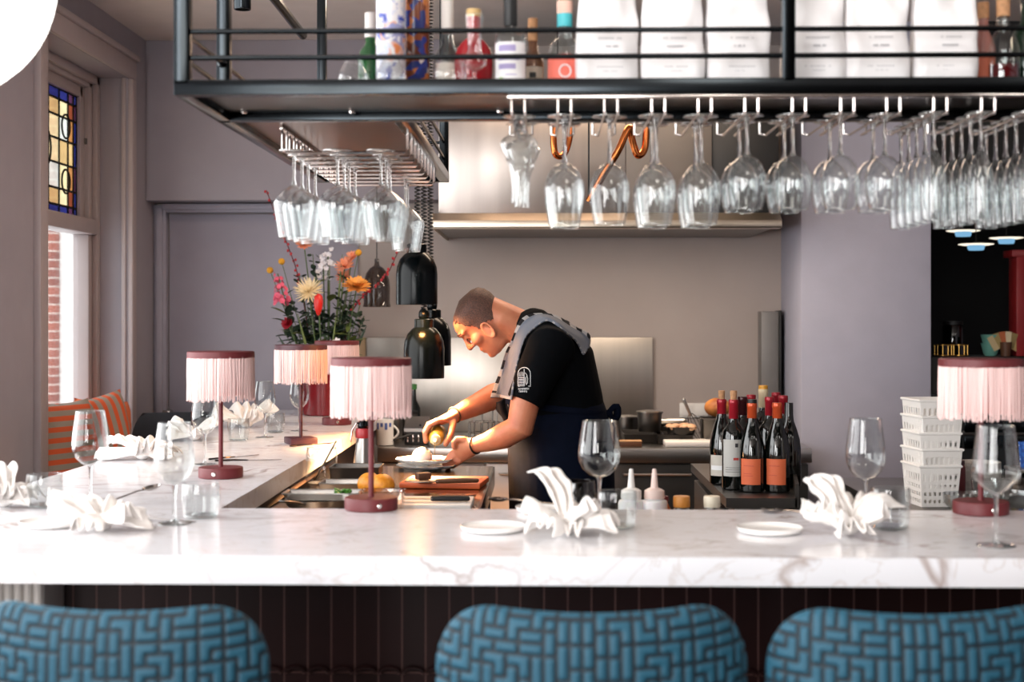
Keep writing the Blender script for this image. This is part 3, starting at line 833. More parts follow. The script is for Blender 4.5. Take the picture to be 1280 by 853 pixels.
def make_stool():
    r = thing('bar_stool', 'stool', 'bar stool')
    W, H, TH, CR = .255, .19, .03, .105
    def outline(u, v):
        m_ = max(abs(u), abs(v))
        if m_ < 1e-6: return 0, 0, 0
        du, dv = u / m_, v / m_
        x, z = du * W, dv * H
        cx, cz = W - CR, H - CR
        if abs(x) > cx and abs(z) > cz:
            # ray from the centre to the rounded corner, in the square's parameter
            ax, az = abs(x), abs(z)
            t = (ax - cx) / CR if az >= H - 1e-9 else 1 - (az - cz) / CR
            s_ = t * .5 if az >= H - 1e-9 else .5 + (1 - (az - cz) / CR) * .5
            s_ = (ax - cx) / CR * .5 if az >= H - 1e-9 else 1 - (az - cz) / CR * .5
            th = PI / 2 * (1 - s_)
            x = math.copysign(cx + CR * math.cos(th), x); z = math.copysign(cz + CR * math.sin(th), z)
        return x * m_, z * m_, m_
    m = MB()
    vals = {}
    RC = .42
    def sheet(side, nu, nv):
        def f(a, c):
            # denser samples near the rim
            u = math.sin((a - .5) * PI * .92) / math.sin(PI * .46); v = math.sin((c - .5) * PI * .92) / math.sin(PI * .46)
            x, z, m_ = outline(u, v)
            p = pattern(x, z) if side < 0 else 1.0
            th = TH * math.sqrt(max(0, 1 - m_ ** 5)) + (.0035 * p * (1 if m_ < .985 else 0))
            zz = z + (.016 * (x / W) ** 2 - .004) * max(0, z / H)
            ang = x / RC
            rr = RC - side * th
            q = Vector((rr * math.sin(ang), RC - rr * math.cos(ang) , zz))
            vals[(round(q.x, 6), round(q.y, 6), round(q.z, 6))] = p
            return q
        m.grid(nu, nv, f)
    sheet(-1, 230, 150); sheet(1, 60, 40)
    bmesh.ops.remove_doubles(m.bm, verts=m.bm.verts[:], dist=.0004)
    m.bm.normal_update()
    o = m.build('backrest', velvet, r, smooth=80, loc=(0, -.2, .765))
    at_ = o.data.attributes.new('pile', 'FLOAT', 'POINT')
    for i, v in enumerate(o.data.vertices):
        k = (round(v.co.x, 6), round(v.co.y, 6), round(v.co.z, 6))
        at_.data[i].value = vals.get(k, 1.0)
    m = MB()
    m.lathe([(0, .60), (.19, .60), (.205, .61), (.21, .64), (.2, .665), (.16, .675), (0, .68)], 40, Matrix.Translation((0, .03, 0)))
    o = m.build('seat', mat('plain_blue_velvet', '#24627a', .7, Sheen_Weight=.5), r)
    bl = M['black_matte']
    for sx in (-1, 1):
        for sy in (-1, 1):
            m = MB(); m.limb([(sx * .13, .03 + sy * .13, .6), (sx * .19, .03 + sy * .19, .008)], [.014, .010], ref=(1, 0, 0), n=12); m.build('leg', bl, r)
    m = MB(); pts = [(.165 * sx, .03 + .165 * sy, .27) for sx, sy in ((-1, -1), (1, -1), (1, 1), (-1, 1))]
    m.tube(pts, .008, 10, closed=True); m.build('footrest', M['black_metal'], r)
    m = MB()
    for sx in (-1, 1): m.limb([(sx * .1, -.13, .63), (sx * .1, -.185, .72)], [(.02, .008), (.02, .008)], ref=(1, 0, 0), n=10)
    m.build('back_bracket', bl, r)
    return r
pst = Protos(make_stool())
G_ST = 'blue velvet bar stools'
pst.place((-.655, 2.36, 0), 'blue patterned velvet bar stool at the left, seen from behind', -.10, G_ST)
pst.place((.07, 2.36, 0), 'blue patterned velvet bar stool in the middle, in front of the tall napkin', .03, G_ST)
pst.place((.57, 2.36, 0), 'blue patterned velvet bar stool at the right, cut off by the picture edge', .1, G_ST)
# white globe pendants: one close to the camera and out of focus, the rest of their row beyond the picture
def globe(loc, lab, st=3.0, watts=0):
    gp = thing('globe_pendant', lab, 'pendant lamp', loc, 0, 'row of white globe pendants over the guests')
    m = MB(); m.ell((0, 0, 0), (.174, .174, .174), u=40, v=24); m.build('globe', GLOBE, gp)
    m = MB(); m.lathe([(0, .16), (.04, .165), (.04, .20), (.012, .215), (0, .215)], 24); m.build('cap', M['black_metal'], gp)
    m = MB(); m.tube([(0, 0, .21), (0, 0, ZC - loc[2])], .004, 8); m.build('cord', M['rubber'], gp)
GLOBE = emit('opal_globe', '#fffaf2', 9.0)
g0 = P(-90, -30, 2.0)
globe(tuple(g0), 'large glowing white globe lamp in the top left corner')
for x in (.35, 1.75, 3.15): globe((x, 1.75, 2.42), f'white globe lamp hanging over the stools, {("first", "second", "third")[int(x / 1.4)]} beyond the upper edge of the picture')
# ================================================================== glasses hanging in the racks
def make_crystal():
    r = thing('crystal_glass', 'glass', 'glass')
    g = M['glass_h']
    m = MB(); m.lathe([(0, 0), (.034, 0), (.035, .0015), (.03, .003), (.01, .007), (.007, .012), (0, .012)], 32); m.build('foot', g, r)
    m = MB(); m.lathe([(0, .008), (.009, .010), (.012, .018), (.008, .026), (.013, .032), (0, .034)], 16); m.build('knop', M['glass_s'], r)
    cut = lambda a, k: 1 + (.06 * math.cos(9 * a + k * .5) if 1 < k < 9 else 0)
    m = MB(); m.lathe([(0, .032), (.016, .036), (.032, .046), (.0385, .058), (.034, .072), (.025, .088), (.027, .094), (.021, .104), (.018, .118), (.0165, .14), (.0155, .165), (.0165, .182)], 54, fn=cut)
    m.build('bowl', g, r)
    return r
gl = M['glass_h']
hp = {'wine': Protos(make_glass('wine', gm=gl)), 'white': Protos(make_glass('white', gm=gl)), 'flute': Protos(make_glass('flute', gm=gl)), 'bell': Protos(make_glass('bell', gm=gl)), 'crystal': Protos(make_crystal())}
ZH = 1.8256
GH = 'glasses hanging upside down under the front shelf'
ORD = ['first', 'second', 'third', 'fourth', 'fifth', 'sixth', 'seventh', 'eighth']
UP = (PI, 0, 0)
def hang(kind, x, y, lab, rz=0, grp=GH, z=ZH):
    return hp[kind].place((x, y, z), lab, grp and 0, grp, None, (PI, 0, rz))
hang('crystal', XC[0], 3.0, 'cut crystal glass hanging upside down at the left end of the wire rack', .2)
hang('crystal', XC[0] + .004, 3.12, 'cut crystal glass hanging directly behind another one at the left end of the rack', .5)
for k in range(4):
    hang('wine', XC[1 + k], 3.0 + .004 * (k % 2), f'large wine glass hanging upside down, {ORD[k]} from the left in front of the hood', .3 * k)
    if k != 1: hang('wine', XC[1 + k] + .002, 3.125, f'large wine glass hanging just behind the {ORD[k]} one from the left', .2 * k)
for k in range(4):
    hang('white', XC[5 + k], 2.995 + .005 * (k % 2), f'smaller wine glass hanging upside down, {ORD[k]} of four between hood and flutes', .3 * k)
    hang('white', XC[5 + k] - .002, 3.095, f'smaller wine glass hanging just behind the {ORD[k]} of the four right of the hood', .2 * k)
for c in range(3):
    for k in range(5):
        hang('flute', XC[9 + c], 2.975 + .068 * k, f'slim flute hanging upside down in the {("left", "middle", "right")[c]} flute row, {ORD[k]} from the front', .1 * k)
GA = 'glasses hanging under the left arm of the shelf'
ZA = 1.816
rows = [(3.514, (-.62, -.512, -.404)), (3.619, (-.618, -.51, -.402)), (3.724, (-.62, -.512, -.404)), (3.829, (-.618, -.51)), (4.144, (-.405,)), (4.249, (-.408,))]
rowname = ['front', 'second', 'third', 'fourth', 'next to last', 'last']
for i, (y, xs_) in enumerate(rows):
    for j, x in enumerate(xs_):
        side = ('left', 'middle', 'right')[j] if len(xs_) == 3 else (('left', 'right')[j] if len(xs_) == 2 else 'single')
        hang('bell', x, y, f'wide wine glass hanging under the shelf arm, {side} one of the {rowname[i]} row', .2 * j, GA, ZA)
# ================================================================== bottles and bags on the shelf
def arc_patch(m, r, z0, z1, a0, a1, n=14, dz=0):
    m.grid(n, 3, lambda u, v: Vector((r * math.cos(a0 + (a1 - a0) * u), r * math.sin(a0 + (a1 - a0) * u), z0 + (z1 - z0) * v)))
F0 = -PI / 2
def bottle(name, label, cat, loc, prof, gm, capprof=None, capm=None, lab=None, labm=None, rz=0, group=None, marks=None, liquid=None, flat=1.0):
    r = thing(name, label, cat, loc, rz, group)
    m = MB(); m.lathe(prof, 32); o = m.build('glass_body', gm, r)
    if flat != 1: o.scale = (1, flat, 1)
    if liquid:
        lp, lm = liquid
        m = MB(); m.lathe(lp, 28); o = m.build('liquid', lm, r)
        if flat != 1: o.scale = (1, flat, 1)
    if capprof:
        m = MB(); m.lathe(capprof, 24); m.build('cap', capm, r)
    if lab:
        lr, z0, z1, half = lab
        m = MB(); arc_patch(m, lr, z0, z1, F0 - half, F0 + half); o = m.build('label', labm, r)
        for (c, mz0, mz1, a0, a1) in marks or ():
            m = MB(); arc_patch(m, lr + .0006, mz0, mz1, F0 + a0, F0 + a1, 8); m.build('print', c, o)
    return r
ZS = 1.8802
GB = 'bottles standing on the hanging shelf'
def shp(px, Y): p = P(px, 60, Y); p.z = ZS; return p
clear = thin_glass('bottle_glass', '#eef3f2', k=.7, base=.06)
green = mat('green_bottle_glass', '#1f6b34', .08, Transmission_Weight=.5, var=.05)
bottle('spirit_bottle', 'green glass bottle with a white cap left of the patterned tins', 'bottle', shp(463, 3.19), [(0, 0), (.026, 0), (.028, .004), (.028, .10), (.024, .118), (.012, .135), (.0105, .16), (0, .16)], green,
       [(0, .15), (.0125, .15), (.0125, .203), (.0115, .206), (0, .206)], M['plastic_w'], group=GB)
flor = bpy.data.materials.new('floral_print')
nt, N, L = nodes_of(flor); b = N['Principled BSDF']; b.inputs['Roughness'].default_value = .25
tc = N.new('ShaderNodeTexCoord'); vo = N.new('ShaderNodeTexVoronoi'); vo.inputs['Scale'].default_value = 58
nzf = N.new('ShaderNodeTexNoise'); nzf.inputs['Scale'].default_value = 30; mxf = N.new('ShaderNodeMix'); mxf.data_type = 'RGBA'; mxf.inputs[0].default_value = .05
L.new(tc.outputs['Object'], mxf.inputs[6]); L.new(tc.outputs['Object'], nzf.inputs['Vector']); L.new(nzf.outputs['Color'], mxf.inputs[7]); L.new(mxf.outputs[2], vo.inputs['Vector'])
rpf = N.new('ShaderNodeValToRGB'); rpf.color_ramp.interpolation = 'CONSTANT'
cols_ = ['#2a49b8', '#e9e6ec', '#e58a55', '#b9c4ea', '#3b4fae', '#f0eef0', '#cfd9ee']
while len(rpf.color_ramp.elements) < len(cols_): rpf.color_ramp.elements.new(.5)
for i, (e, c) in enumerate(zip(rpf.color_ramp.elements, cols_)): e.position = i / len(cols_); e.color = lin(c)
sepf = N.new('ShaderNodeSeparateColor'); L.new(vo.outputs['Color'], sepf.inputs[0]); L.new(sepf.outputs[0], rpf.inputs[0])
rp2 = N.new('ShaderNodeValToRGB'); rp2.color_ramp.interpolation = 'CONSTANT'
e = rp2.color_ramp.elements; e[0].color = (1, 1, 1, 1); e[0].position = 0; e[1].color = (0, 0, 0, 1); e[1].position = .33
mxg = N.new('ShaderNodeMix'); mxg.data_type = 'RGBA'; mxg.inputs[7].default_value = lin('#e8e4ea')
L.new(vo.outputs['Distance'], rp2.inputs[0]); L.new(rpf.outputs[0], mxg.inputs[6])
iv = N.new('ShaderNodeMath'); iv.operation = 'SUBTRACT'; iv.inputs[0].default_value = 1; L.new(rp2.outputs[0], iv.inputs[1])
m5 = N.new('ShaderNodeMath'); m5.operation = 'MULTIPLY'; m5.inputs[1].default_value = .4; L.new(iv.outputs[0], m5.inputs[0]); L.new(m5.outputs[0], mxg.inputs[0])
L.new(mxg.outputs[2], b.inputs['Base Color'])
flor2 = ramp_mat('dark_floral_print', 'Voronoi', [(0, '#24306e'), (.25, '#7a3f24'), (.45, '#c4743c'), (.6, '#2a3a86'), (.75, '#cfc4c0'), (.85, '#5a2f20')], .25, 'CONSTANT', out='Color', Scale=62.0)
for (px, Y, mt, lb) in ((488.5, 3.06, flor, 'tall round gift tin with a bright blue and orange floral print'), (519, 3.13, flor2, 'tall round gift tin with a dark blue and brown floral print')):
    r = thing('gift_tin', lb, 'tin', shp(px, Y))
    m = MB(); m.lathe([(0, 0), (.031, 0), (.0317, .001), (.0317, .262), (0, .262)], 40); m.build('tube', mt, r)
    m = MB(); m.lathe([(0, .262), (.0325, .262), (.0325, .29), (.03, .293), (0, .293)], 40); m.build('lid', M['chrome'], r)
# upturned and standing small glasses on the shelf
def small_glass(name, lab, loc, prof, cat='glass'):
    r = thing(name, lab, cat, loc, 0, 'small glasses on the hanging shelf')
    m = MB(); m.lathe(prof, 32); m.build('bowl', gl, r); m = MB(); m.lathe([(.0, prof[0][1]), (prof[0][0] * .9 + .004, prof[0][1])], 24) if False else None
    return r
def nosing(lab, px, Y):
    r = thing('nosing_glass', lab, 'glass', shp(px, Y), 0, 'small glasses on the hanging shelf')
    m = MB(); m.lathe([(0, 0), (.022, 0), (.022, .002), (.006, .006), (0, .006)], 28); m.build('foot', gl, r)
    m = MB(); m.lathe([(0, .004), (.004, .006), (.0035, .03), (.005, .038), (0, .04)], 14); m.build('stem', M['glass_s'], r)
    m = MB(); m.lathe([(0, .038), (.01, .04), (.024, .05), (.026, .058), (.018, .07), (.014, .085), (.0155, .12), (.0205, .155)], 32)
    m.tube([(.0205 * math.cos(2 * PI * k / 28), .0205 * math.sin(2 * PI * k / 28), .155) for k in range(28)], .001, 6, closed=True); m.build('bowl', gl, r)
nosing('small stemmed nosing glass in front of the round red bottle', 593, 2.985)
def snifter(lab, px, Y, s=1):
    r = thing('snifter_glass', lab, 'glass', shp(px, Y), 0, 'small glasses on the hanging shelf'); r.scale = (s, s, s)
    m = MB(); m.lathe([(0, .002), (.02, .002), (.034, .015), (.037, .028), (.034, .045), (.025, .062), (.02, .07)], 32)
    m.tube([(.02 * math.cos(2 * PI * k / 28), .02 * math.sin(2 * PI * k / 28), .07) for k in range(28)], .001, 6, closed=True); m.build('bowl', gl, r)
    m = MB(); m.lathe([(0, 0), (.019, 0), (.021, .003), (0, .004)], 24); m.build('thick_base', gl, r)
snifter('round stemless glass left of the nosing glass on the shelf', 563, 2.975, .95)
snifter('round stemless glass in front of the bright floral tin', 489, 2.975, .85)
snifter('round stemless glass at the left end of the bottles on the shelf', 441, 3.0, .85)
bottle('spirit_bottle', 'clear bottle with a long white capsule right of the floral tins', 'bottle', shp(559, 3.14), [(0, 0), (.030, 0), (.032, .004), (.032, .085), (.026, .105), (.014, .125), (.012, .15), (.012, .21), (0, .21)], clear,
       [(0, .15), (.0135, .15), (.0135, .225), (.012, .228), (0, .228)], M['plastic_w'], (.0325, .02, .08, .8), mat('cream_label', '#e9dfd2', .6), group=GB)
red = mat('red_glass', '#b4202a', .06, Transmission_Weight=.25, var=.06)
bottle('spirit_bottle', 'round red bottle with a gold topped red neck', 'bottle', shp(592, 3.1), [(0, 0), (.03, 0), (.036, .004), (.041, .03), (.0425, .07), (.0415, .09), (.036, .108), (.026, .122), (.0145, .131), (.013, .15), (0, .15)], red,
       [(0, .15), (.0155, .15), (.0155, .172), (.0165, .174), (.0165, .19), (.0155, .193), (0, .193)], ramp_mat('red_gold_cap', 'Gradient', [(0, '#b3242b'), (.172, '#b3242b'), (.174, '#d2b27a'), (1, '#d2b27a')], .35, 'CONSTANT', msc=(1, 1, 1)), group=GB, flat=.7)
for n in bpy.data.materials['red_gold_cap'].node_tree.nodes:
    if n.type == 'MAPPING': n.inputs['Rotation'].default_value = (0, PI / 2, 0)
lav = mat('lavender_print', '#a79cc9', .7); grn = mat('green_print', '#a9c48a', .7); wl = mat('white_label', '#f0eff0', .6)
bottle('gin_bottle', 'square shouldered clear bottle with a black stopper and lavender printed white label', 'bottle', shp(638, 3.04), [(0, 0), (.032, 0), (.034, .004), (.0342, .112), (.033, .122), (.028, .128), (.013, .131), (.012, .15), (0, .15)], clear,
       [(0, .142), (.0125, .142), (.0145, .146), (.0145, .225), (0, .225)], M['black_matte'], (.0345, .012, .105, 1.2), wl, group=GB,
       marks=[(lav, .085, .098, -.75, .35), (lav, .047, .058, -.75, .35), (grn, .022, .03, -.7, -.45), (lav, .066, .068, -.75, .6), (lav, .034, .036, -.3, .4)])
bottle('spirit_bottle', 'small brown bottle with a wooden cork behind the lavender labelled one', 'bottle', shp(666, 3.16), [(0, 0), (.022, 0), (.024, .003), (.024, .085), (.02, .10), (.011, .112), (.01, .14), (0, .14)], mat('amber_glass', '#8a5a3a', .1, Transmission_Weight=.6),
       [(0, .135), (.011, .135), (.011, .185), (0, .185)], M['cork'], (.0245, .02, .075, 1.1), mat('beige_label', '#cdbcab', .6), group=GB, marks=[(M['black_matte'], .05, .062, -.3, .3)])
tb = bottle('spirit_bottle', 'bottle with a turquoise neck band and coral label beside the white bags', 'bottle', shp(706, 3.06), [(0, 0), (.034, 0), (.037, .004), (.037, .085), (.033, .103), (.02, .118), (.015, .124), (.014, .16), (0, .16)], clear,
       [(0, .173), (.0165, .173), (.0175, .176), (.0175, .2), (0, .2)], mat('blush_cap', '#e2b7a6', .6), (.0375, .008, .082, 1.35), mat('coral_label', '#e5705f', .6), group=GB)
m = MB(); m.lathe([(.0155, .145), (.0165, .147), (.0165, .173), (.0155, .174)], 28); m.build('neck_band', mat('turquoise_band', '#46b4bd', .5), tb)
m = MB(); m.tube([(.0386 * math.cos(F0 + .32 * math.cos(t * PI / 10)), .0386 * math.sin(F0 + .32 * math.cos(t * PI / 10)), .045 + .013 * math.sin(t * PI / 10)) for t in range(20)], .0016, 6, closed=True)
m.build('ring_print', wl, tb)
bottle('spirit_bottle', 'pinkish bottle squeezed between the last white bag and the dark red one', 'bottle', shp(1229, 3.09), [(0, 0), (.024, 0), (.026, .004), (.026, .10), (.02, .12), (.011, .14), (.011, .17), (0, .17)], mat('rose_glass', '#c98a80', .15, Transmission_Weight=.5), [(0, .165), (.0125, .165), (.0125, .2), (0, .2)], M['cork'], (.0265, .03, .08, .9), mat('orange_label', '#c2664a', .6), group=GB)
bottle('spirit_bottle', 'clear bottle half full of dark red liquor at the right end of the shelf', 'bottle', shp(1254, 3.07), [(0, 0), (.032, 0), (.034, .004), (.034, .10), (.028, .118), (.014, .135), (.0125, .17), (0, .17)], clear, [(0, .165), (.0145, .165), (.0145, .21), (0, .21)], M['cork'], group=GB,
       liquid=([(0, .003), (.031, .003), (.0325, .006), (.0325, .06), (0, .06)], mat('red_liquor', '#5e0f14', .1)))
bottle('spirit_bottle', 'dark green bottle at the very right edge of the shelf', 'bottle', shp(1284, 3.1), [(0, 0), (.032, 0), (.034, .004), (.034, .12), (.028, .14), (.014, .16), (.0125, .2), (0, .2)], mat('dark_green_glass', '#12261a', .08), [(0, .2), (.014, .2), (.014, .23), (0, .23)], M['black_matte'], group=GB)
def make_bag(i, label, loc):
    r = thing('paper_bag', label, 'bag', loc, random.Random(i).uniform(-.05, .05), 'white coffee pouches on the hanging shelf')
    rnd = random.Random(50 + i)
    m = MB(); n = 40
    W, D, H = .0695, .042, .30
    rings = []
    for j in range(26):
        v = j / 25; z = H * v
        wx = W * (1 - .05 * v ** 2) * (.965 + .035 * min(1, v * 8))
        wy = D * max(.03, (1 - v ** 1.6)) * (.92 + .08 * min(1, v * 6))
        ex = 4 if v < .3 else 4 - 1.5 * v
        pts = []
        for k in range(n):
            a = 2 * PI * k / n
            c, s = math.cos(a), math.sin(a)
            x = wx * math.copysign(abs(c) ** (2 / ex), c); y = wy * math.copysign(abs(s) ** (2 / ex), s)
            ns = noise.noise(Vector((x * 22 + i * 9, z * 16, y * 20))) * .016 * min(1, .25 + v * 1.6)
            # gusset folds: inward V at the lower corners and a pinch of the flanks
            pin = .010 * max(0, 1 - abs(y) / (wy + 1e-6) * 1.4) * (.3 + v)
            x -= math.copysign(pin, x) if abs(c) > .85 else 0
            crease = .0025 * math.exp(-((abs(x) - W * (.95 - v * 2.2)) / .006) ** 2) if v < .3 else 0
            pts.append(Vector((x + ns * .4, y + (ns + crease) * (1 if y > 0 else -1), z)))
        rings.append(m.ring(pts))
    for a, c in zip(rings, rings[1:]): m.bridge(a, c)
    m.cap(rings[0], True); m.cap(rings[-1])
    o = m.build('pouch', M['paper'], r, smooth=70)
    md = o.modifiers.new('s', 'SUBSURF'); md.levels = 1; md.render_levels = 1; freeze(o)
    for j, (z, w_, h_) in enumerate(((.105, .05, .0022), (.088, .034, .004), (.045, .056, .0015), (.036, .03, .0012))):
        m = MB(); q = 9
        for k in range(q):
            if rnd.random() < .2: continue
            x0 = -w_ / 2 + w_ * k / q
            m.box((x0 + w_ / q * .4 + .004, -D * .995 - .0012, z), (w_ / q * .7, .0008, h_))
        m.build('print', M['print'], r)
BAGP = [758.5, 840, 921, 1016, 1094, 1178]
BL = ['white paper coffee pouch beside the turquoise necked bottle, leftmost of the six', 'white paper coffee pouch second from the left on the shelf', 'white paper coffee pouch just left of the black shelf post', 'white paper coffee pouch just right of the black shelf post', 'white paper coffee pouch second from the right on the shelf', 'white paper coffee pouch rightmost on the shelf, next to the pinkish bottle']
for i, (px, lb) in enumerate(zip(BAGP, BL)): make_bag(i, lb, shp(px, 3.02))
# ================================================================== kitchen along the back wall
kz = .82
def bxw(m, x0, x1, y0, y1, z0, z1, o, bev=0): m.bx(x0 - o[0], x1 - o[0], y0 - o[1], y1 - o[1], z0 - o[2], z1 - o[2], bev)
o_ = (0, 6.4, 0)
kc = thing('kitchen_counter', 'long stainless worktop and cabinets along the kitchen back wall', 'kitchen counter', o_)
m = MB(); bxw(m, -.75, 1.2, 6.4, 7.29, kz - .012, kz, o_, .003); bxw(m, -.75, 1.2, 6.395, 6.42, kz - .065, kz - .001, o_, .004); m.build('worktop', M['steel'], kc)
m = MB(); bxw(m, -.74, 1.19, 6.46, 7.25, .1, kz - .014, o_, .003); m.build('carcass', M['steel_d'], kc)
lt = mat('pale_steel_door', '#c9c2bb', .4, .4); dk = mat('dark_oven_front', '#3a3937', .35, .5)
for (x0, x1, mt) in ((-.74, -.27, lt), (-.26, .22, lt), (.3, .72, dk), (.73, 1.19, dk)):
    m = MB(); bxw(m, x0, x1, 6.435, 6.458, .14, kz - .075, o_, .004); d = m.build('door', mt, kc)
    m = MB(); m.tube([(x0 + .06, 6.42 - 6.4, .70), (x0 + .06, 6.405 - 6.4, .70), (x1 - .06, 6.405 - 6.4, .70), (x1 - .06, 6.42 - 6.4, .70)], .006, 8); m.build('handle', M['steel'], d)
a_, c_ = P(450, 422, 7.27), P(816, 540, 7.27)
o_ = (a_.x, 7.27, kz)
sp = thing('splashback', 'brushed steel splashback panel standing on the back worktop behind the cook', 'splashback', o_)
m = MB(); bxw(m, a_.x, c_.x, 7.272, 7.288, kz + .001, a_.z, o_, .003); m.build('panel', mat('brushed_panel', '#b8b1a8', .33, 1.0, var=.05, scale=3, stretch=(8, 1, .3)), sp)
m = MB(); bxw(m, a_.x - .006, a_.x + .028, 7.262, 7.272, kz + .001, a_.z, o_, .002); m.build('edge_strip', mat('tan_edge', '#b39878', .5), sp)
# extractor hood
HX0, HX1 = P(540, 265, 6.3).x, 1.045
o_ = (0, 6.3, 1.80)
hd = thing('extractor_hood', 'wide stainless extractor hood with a bright lower lip above the kitchen', 'extractor hood', o_)
x1 = P(782, 200, 6.34).x; x2 = P(890, 200, 6.34).x
hst = mat('hood_steel', '#a39a94', .3, 1.0, var=.1, scale=2.2, stretch=(5, 1, .4))
m = MB(); bxw(m, P(548, 200, 6.34).x, x1, 6.34, 7.29, 1.87, 2.45, o_, .004); m.build('front_panel', hst, hd)
m = MB(); bxw(m, x1 + .001, x2, 6.345, 7.29, 1.87, 2.45, o_, .003); m.build('side_panel', mat('grey_hood_panel', '#5d5855', .45, .3), hd)  # grey stretch of the hood front
m = MB(); bxw(m, x2 + .001, HX1, 6.36, 7.29, 1.87, 2.45, o_, .003); m.build('black_panel', M['black_matte'], hd)  # black stretch at the right end of the hood front
m = MB()
bxw(m, HX0, HX1, 6.27, 6.35, 1.80, 1.808, o_, .002); bxw(m, HX0, HX1, 6.27, 6.275, 1.80, 1.835, o_, .001)
m.prism([(6.27 - 6.3, .035), (6.34 - 6.3, .072), (6.345 - 6.3, .066), (6.275 - 6.3, .029)], HX0, HX1, Matrix(((0, 0, 1, 0), (1, 0, 0, 0), (0, 1, 0, 0), (0, 0, 0, 1))))
bxw(m, HX0, HX0 + .006, 6.27, 7.29, 1.80, 1.87, o_, .001)
m.build('lip', mat('hood_lip', '#c6b9a8', .3, 1.0), hd)
m = MB(); bxw(m, HX0 + .01, HX1, 6.35, 7.28, 1.815, 1.82, o_); m.build('filters', M['steel_d'], hd)
# copper tube loops hanging in front of the hood
def copper(name, lab, pts, Y, rad=.011):
    p0 = P(pts[0][0], pts[0][1], Y)
    r = thing(name, lab, 'copper fixture', p0, 0, 'copper loops below the shelf')
    q = [P(x, y, Y + dy) - p0 for x, y, dy in pts]
    qq = []
    for i in range(len(q) - 1):   # Catmull-Rom
        a, b, c, d = q[max(i - 1, 0)], q[i], q[i + 1], q[min(i + 2, len(q) - 1)]
        for k in range(8):
            t_ = k / 8
            qq.append(.5 * ((2 * b) + (c - a) * t_ + (2 * a - 5 * b + 4 * c - d) * t_ ** 2 + (3 * b - a - 3 * c + d) * t_ ** 3))
    qq.append(q[-1])
    m = MB(); m.tube(qq, rad, 14); m.build('tube', M['copper'], r)
    m = MB(); m.tube([q[0], (q[0].x, q[0].y, ZC - p0.z)], .003, 6); m.build('hanger', M['black_metal'], r)
copper('copper_pendant', 'polished copper loop hanging left behind the wine glasses', [(697, 148, 0), (692, 168, 0), (694, 192, 0), (704, 194, .02), (711, 176, .03), (714, 150, .03)], 5.4, .013)
copper('copper_pendant', 'polished copper zigzag tube hanging right behind the wine glasses', [(736, 252, .05), (752, 222, .03), (772, 190, .0), (786, 160, 0), (790, 175, .02), (797, 194, .03), (806, 185, .04), (808, 150, .04)], 5.4, .014)
# things on the back worktop
def kw(px, Y, z=kz): p = P(px, 500, Y); p.z = z + .0006; return p
so = thing('wall_socket', 'white double socket on the kitchen wall above the worktop', 'socket', P(867, 513, 7.3))
m = MB(); m.box((0, -.006, 0), (.145, .012, .074), .003); m.build('plate', M['plastic_w'], so)
for x in (-.036, .036):
    m = MB(); m.box((x, -.014, 0), (.055, .006, .055), .002); m.build('socket_insert', M['plastic_w'], so)
def pan(lab, px, Y, r, h, mt, z=kz, name='steel_container', cat='container', lid=True, grp='metal containers on the back worktop'):
    t_ = thing(name, lab, cat, kw(px, Y, z), 0, grp)
    m = MB(); m.lathe([(0, 0), (r * .8, 0), (r * .84, .004), (r * .95, h * .96), (r * 1.06, h * .97), (r * 1.06, h), (r * .93, h), (r * .8, .006), (0, .006)], 32); m.build('pot_body', mt, t_)
    if lid:
        m = MB(); m.lathe([(0, h), (r * 1.0, h + .001), (r * 1.02, h + .006), (r * .3, h + .012), (0, h + .013)], 32); m.build('lid', M['steel'], t_)
    return t_
dpan = mat('blackened_pan', '#2c2a29', .4, .7)
def gn(lab, px, Y, sx, sy, h, mt, z=kz, rz=0, name='gastro_tray', cat='tray', grp='metal trays in the kitchen', loc=None):
    t_ = thing(name, lab, cat, loc or kw(px, Y, z), rz, grp)
    m = MB()
    def rr(x, y, zz, ins=0): return [(-x, -y, zz), (x, -y, zz), (x, y, zz), (-x, y, zz)]
    rs = [rr(sx * .46, sy * .45, 0), rr(sx * .48, sy * .47, h * .95), rr(sx * .5, sy * .5, h * .95), rr(sx * .5, sy * .5, h), rr(sx * .465, sy * .455, h), rr(sx * .445, sy * .435, .004)]
    rg = [m.ring(q) for q in rs]
    for a, c in zip(rg, rg[1:]): m.bridge(a, c)
    m.cap(rg[0], True); m.cap(rg[-1])
    es = [e for e in m.bm.edges]
    bmesh.ops.bevel(m.bm, geom=es, offset=.0022, segments=2, affect='EDGES', profile=.5)
    m.build('tray_body', mt, t_)
    return t_
gn('black tray under the grey pots on the back worktop', 802, 6.75, .19, .3, .045, dpan)
gn('dark steel tray right of the cook on the back worktop', 842, 6.66, .17, .2, .045, dpan)
pan('grey lidded pot on the black tray behind the cook', 812, 6.75, .062, .09, M['steel_d'], kz + .047)
pan('low grey pot close behind the cook', 784, 6.95, .062, .1, M['steel_d'])
bw = pan('dark bowl of pastry pieces on the back worktop', 851, 6.62, .075, .035, dpan, kz + .045, 'serving_bowl', 'bowl', False, None)
def blobs(name, lab, cat, loc, n, R_, size, mt, seed, flat=.6, kind=None, grp=None):
    rnd = random.Random(seed); m = MB()
    for k in range(n):
        a, d = rnd.uniform(0, 2 * PI), R_ * math.sqrt(rnd.random())
        s = size * rnd.uniform(.7, 1.25)
        m.ell((d * math.cos(a), d * math.sin(a), size * .4 + rnd.uniform(0, size * .6) * (1 - d / R_)), (s, s * rnd.uniform(.7, 1.1), s * flat), rot=(rnd.uniform(-.5, .5), rnd.uniform(-.5, .5), a), u=10, v=7)
    o = m.build(name, mt, None); o.location = loc
    return tag(o, lab, cat, grp, kind)
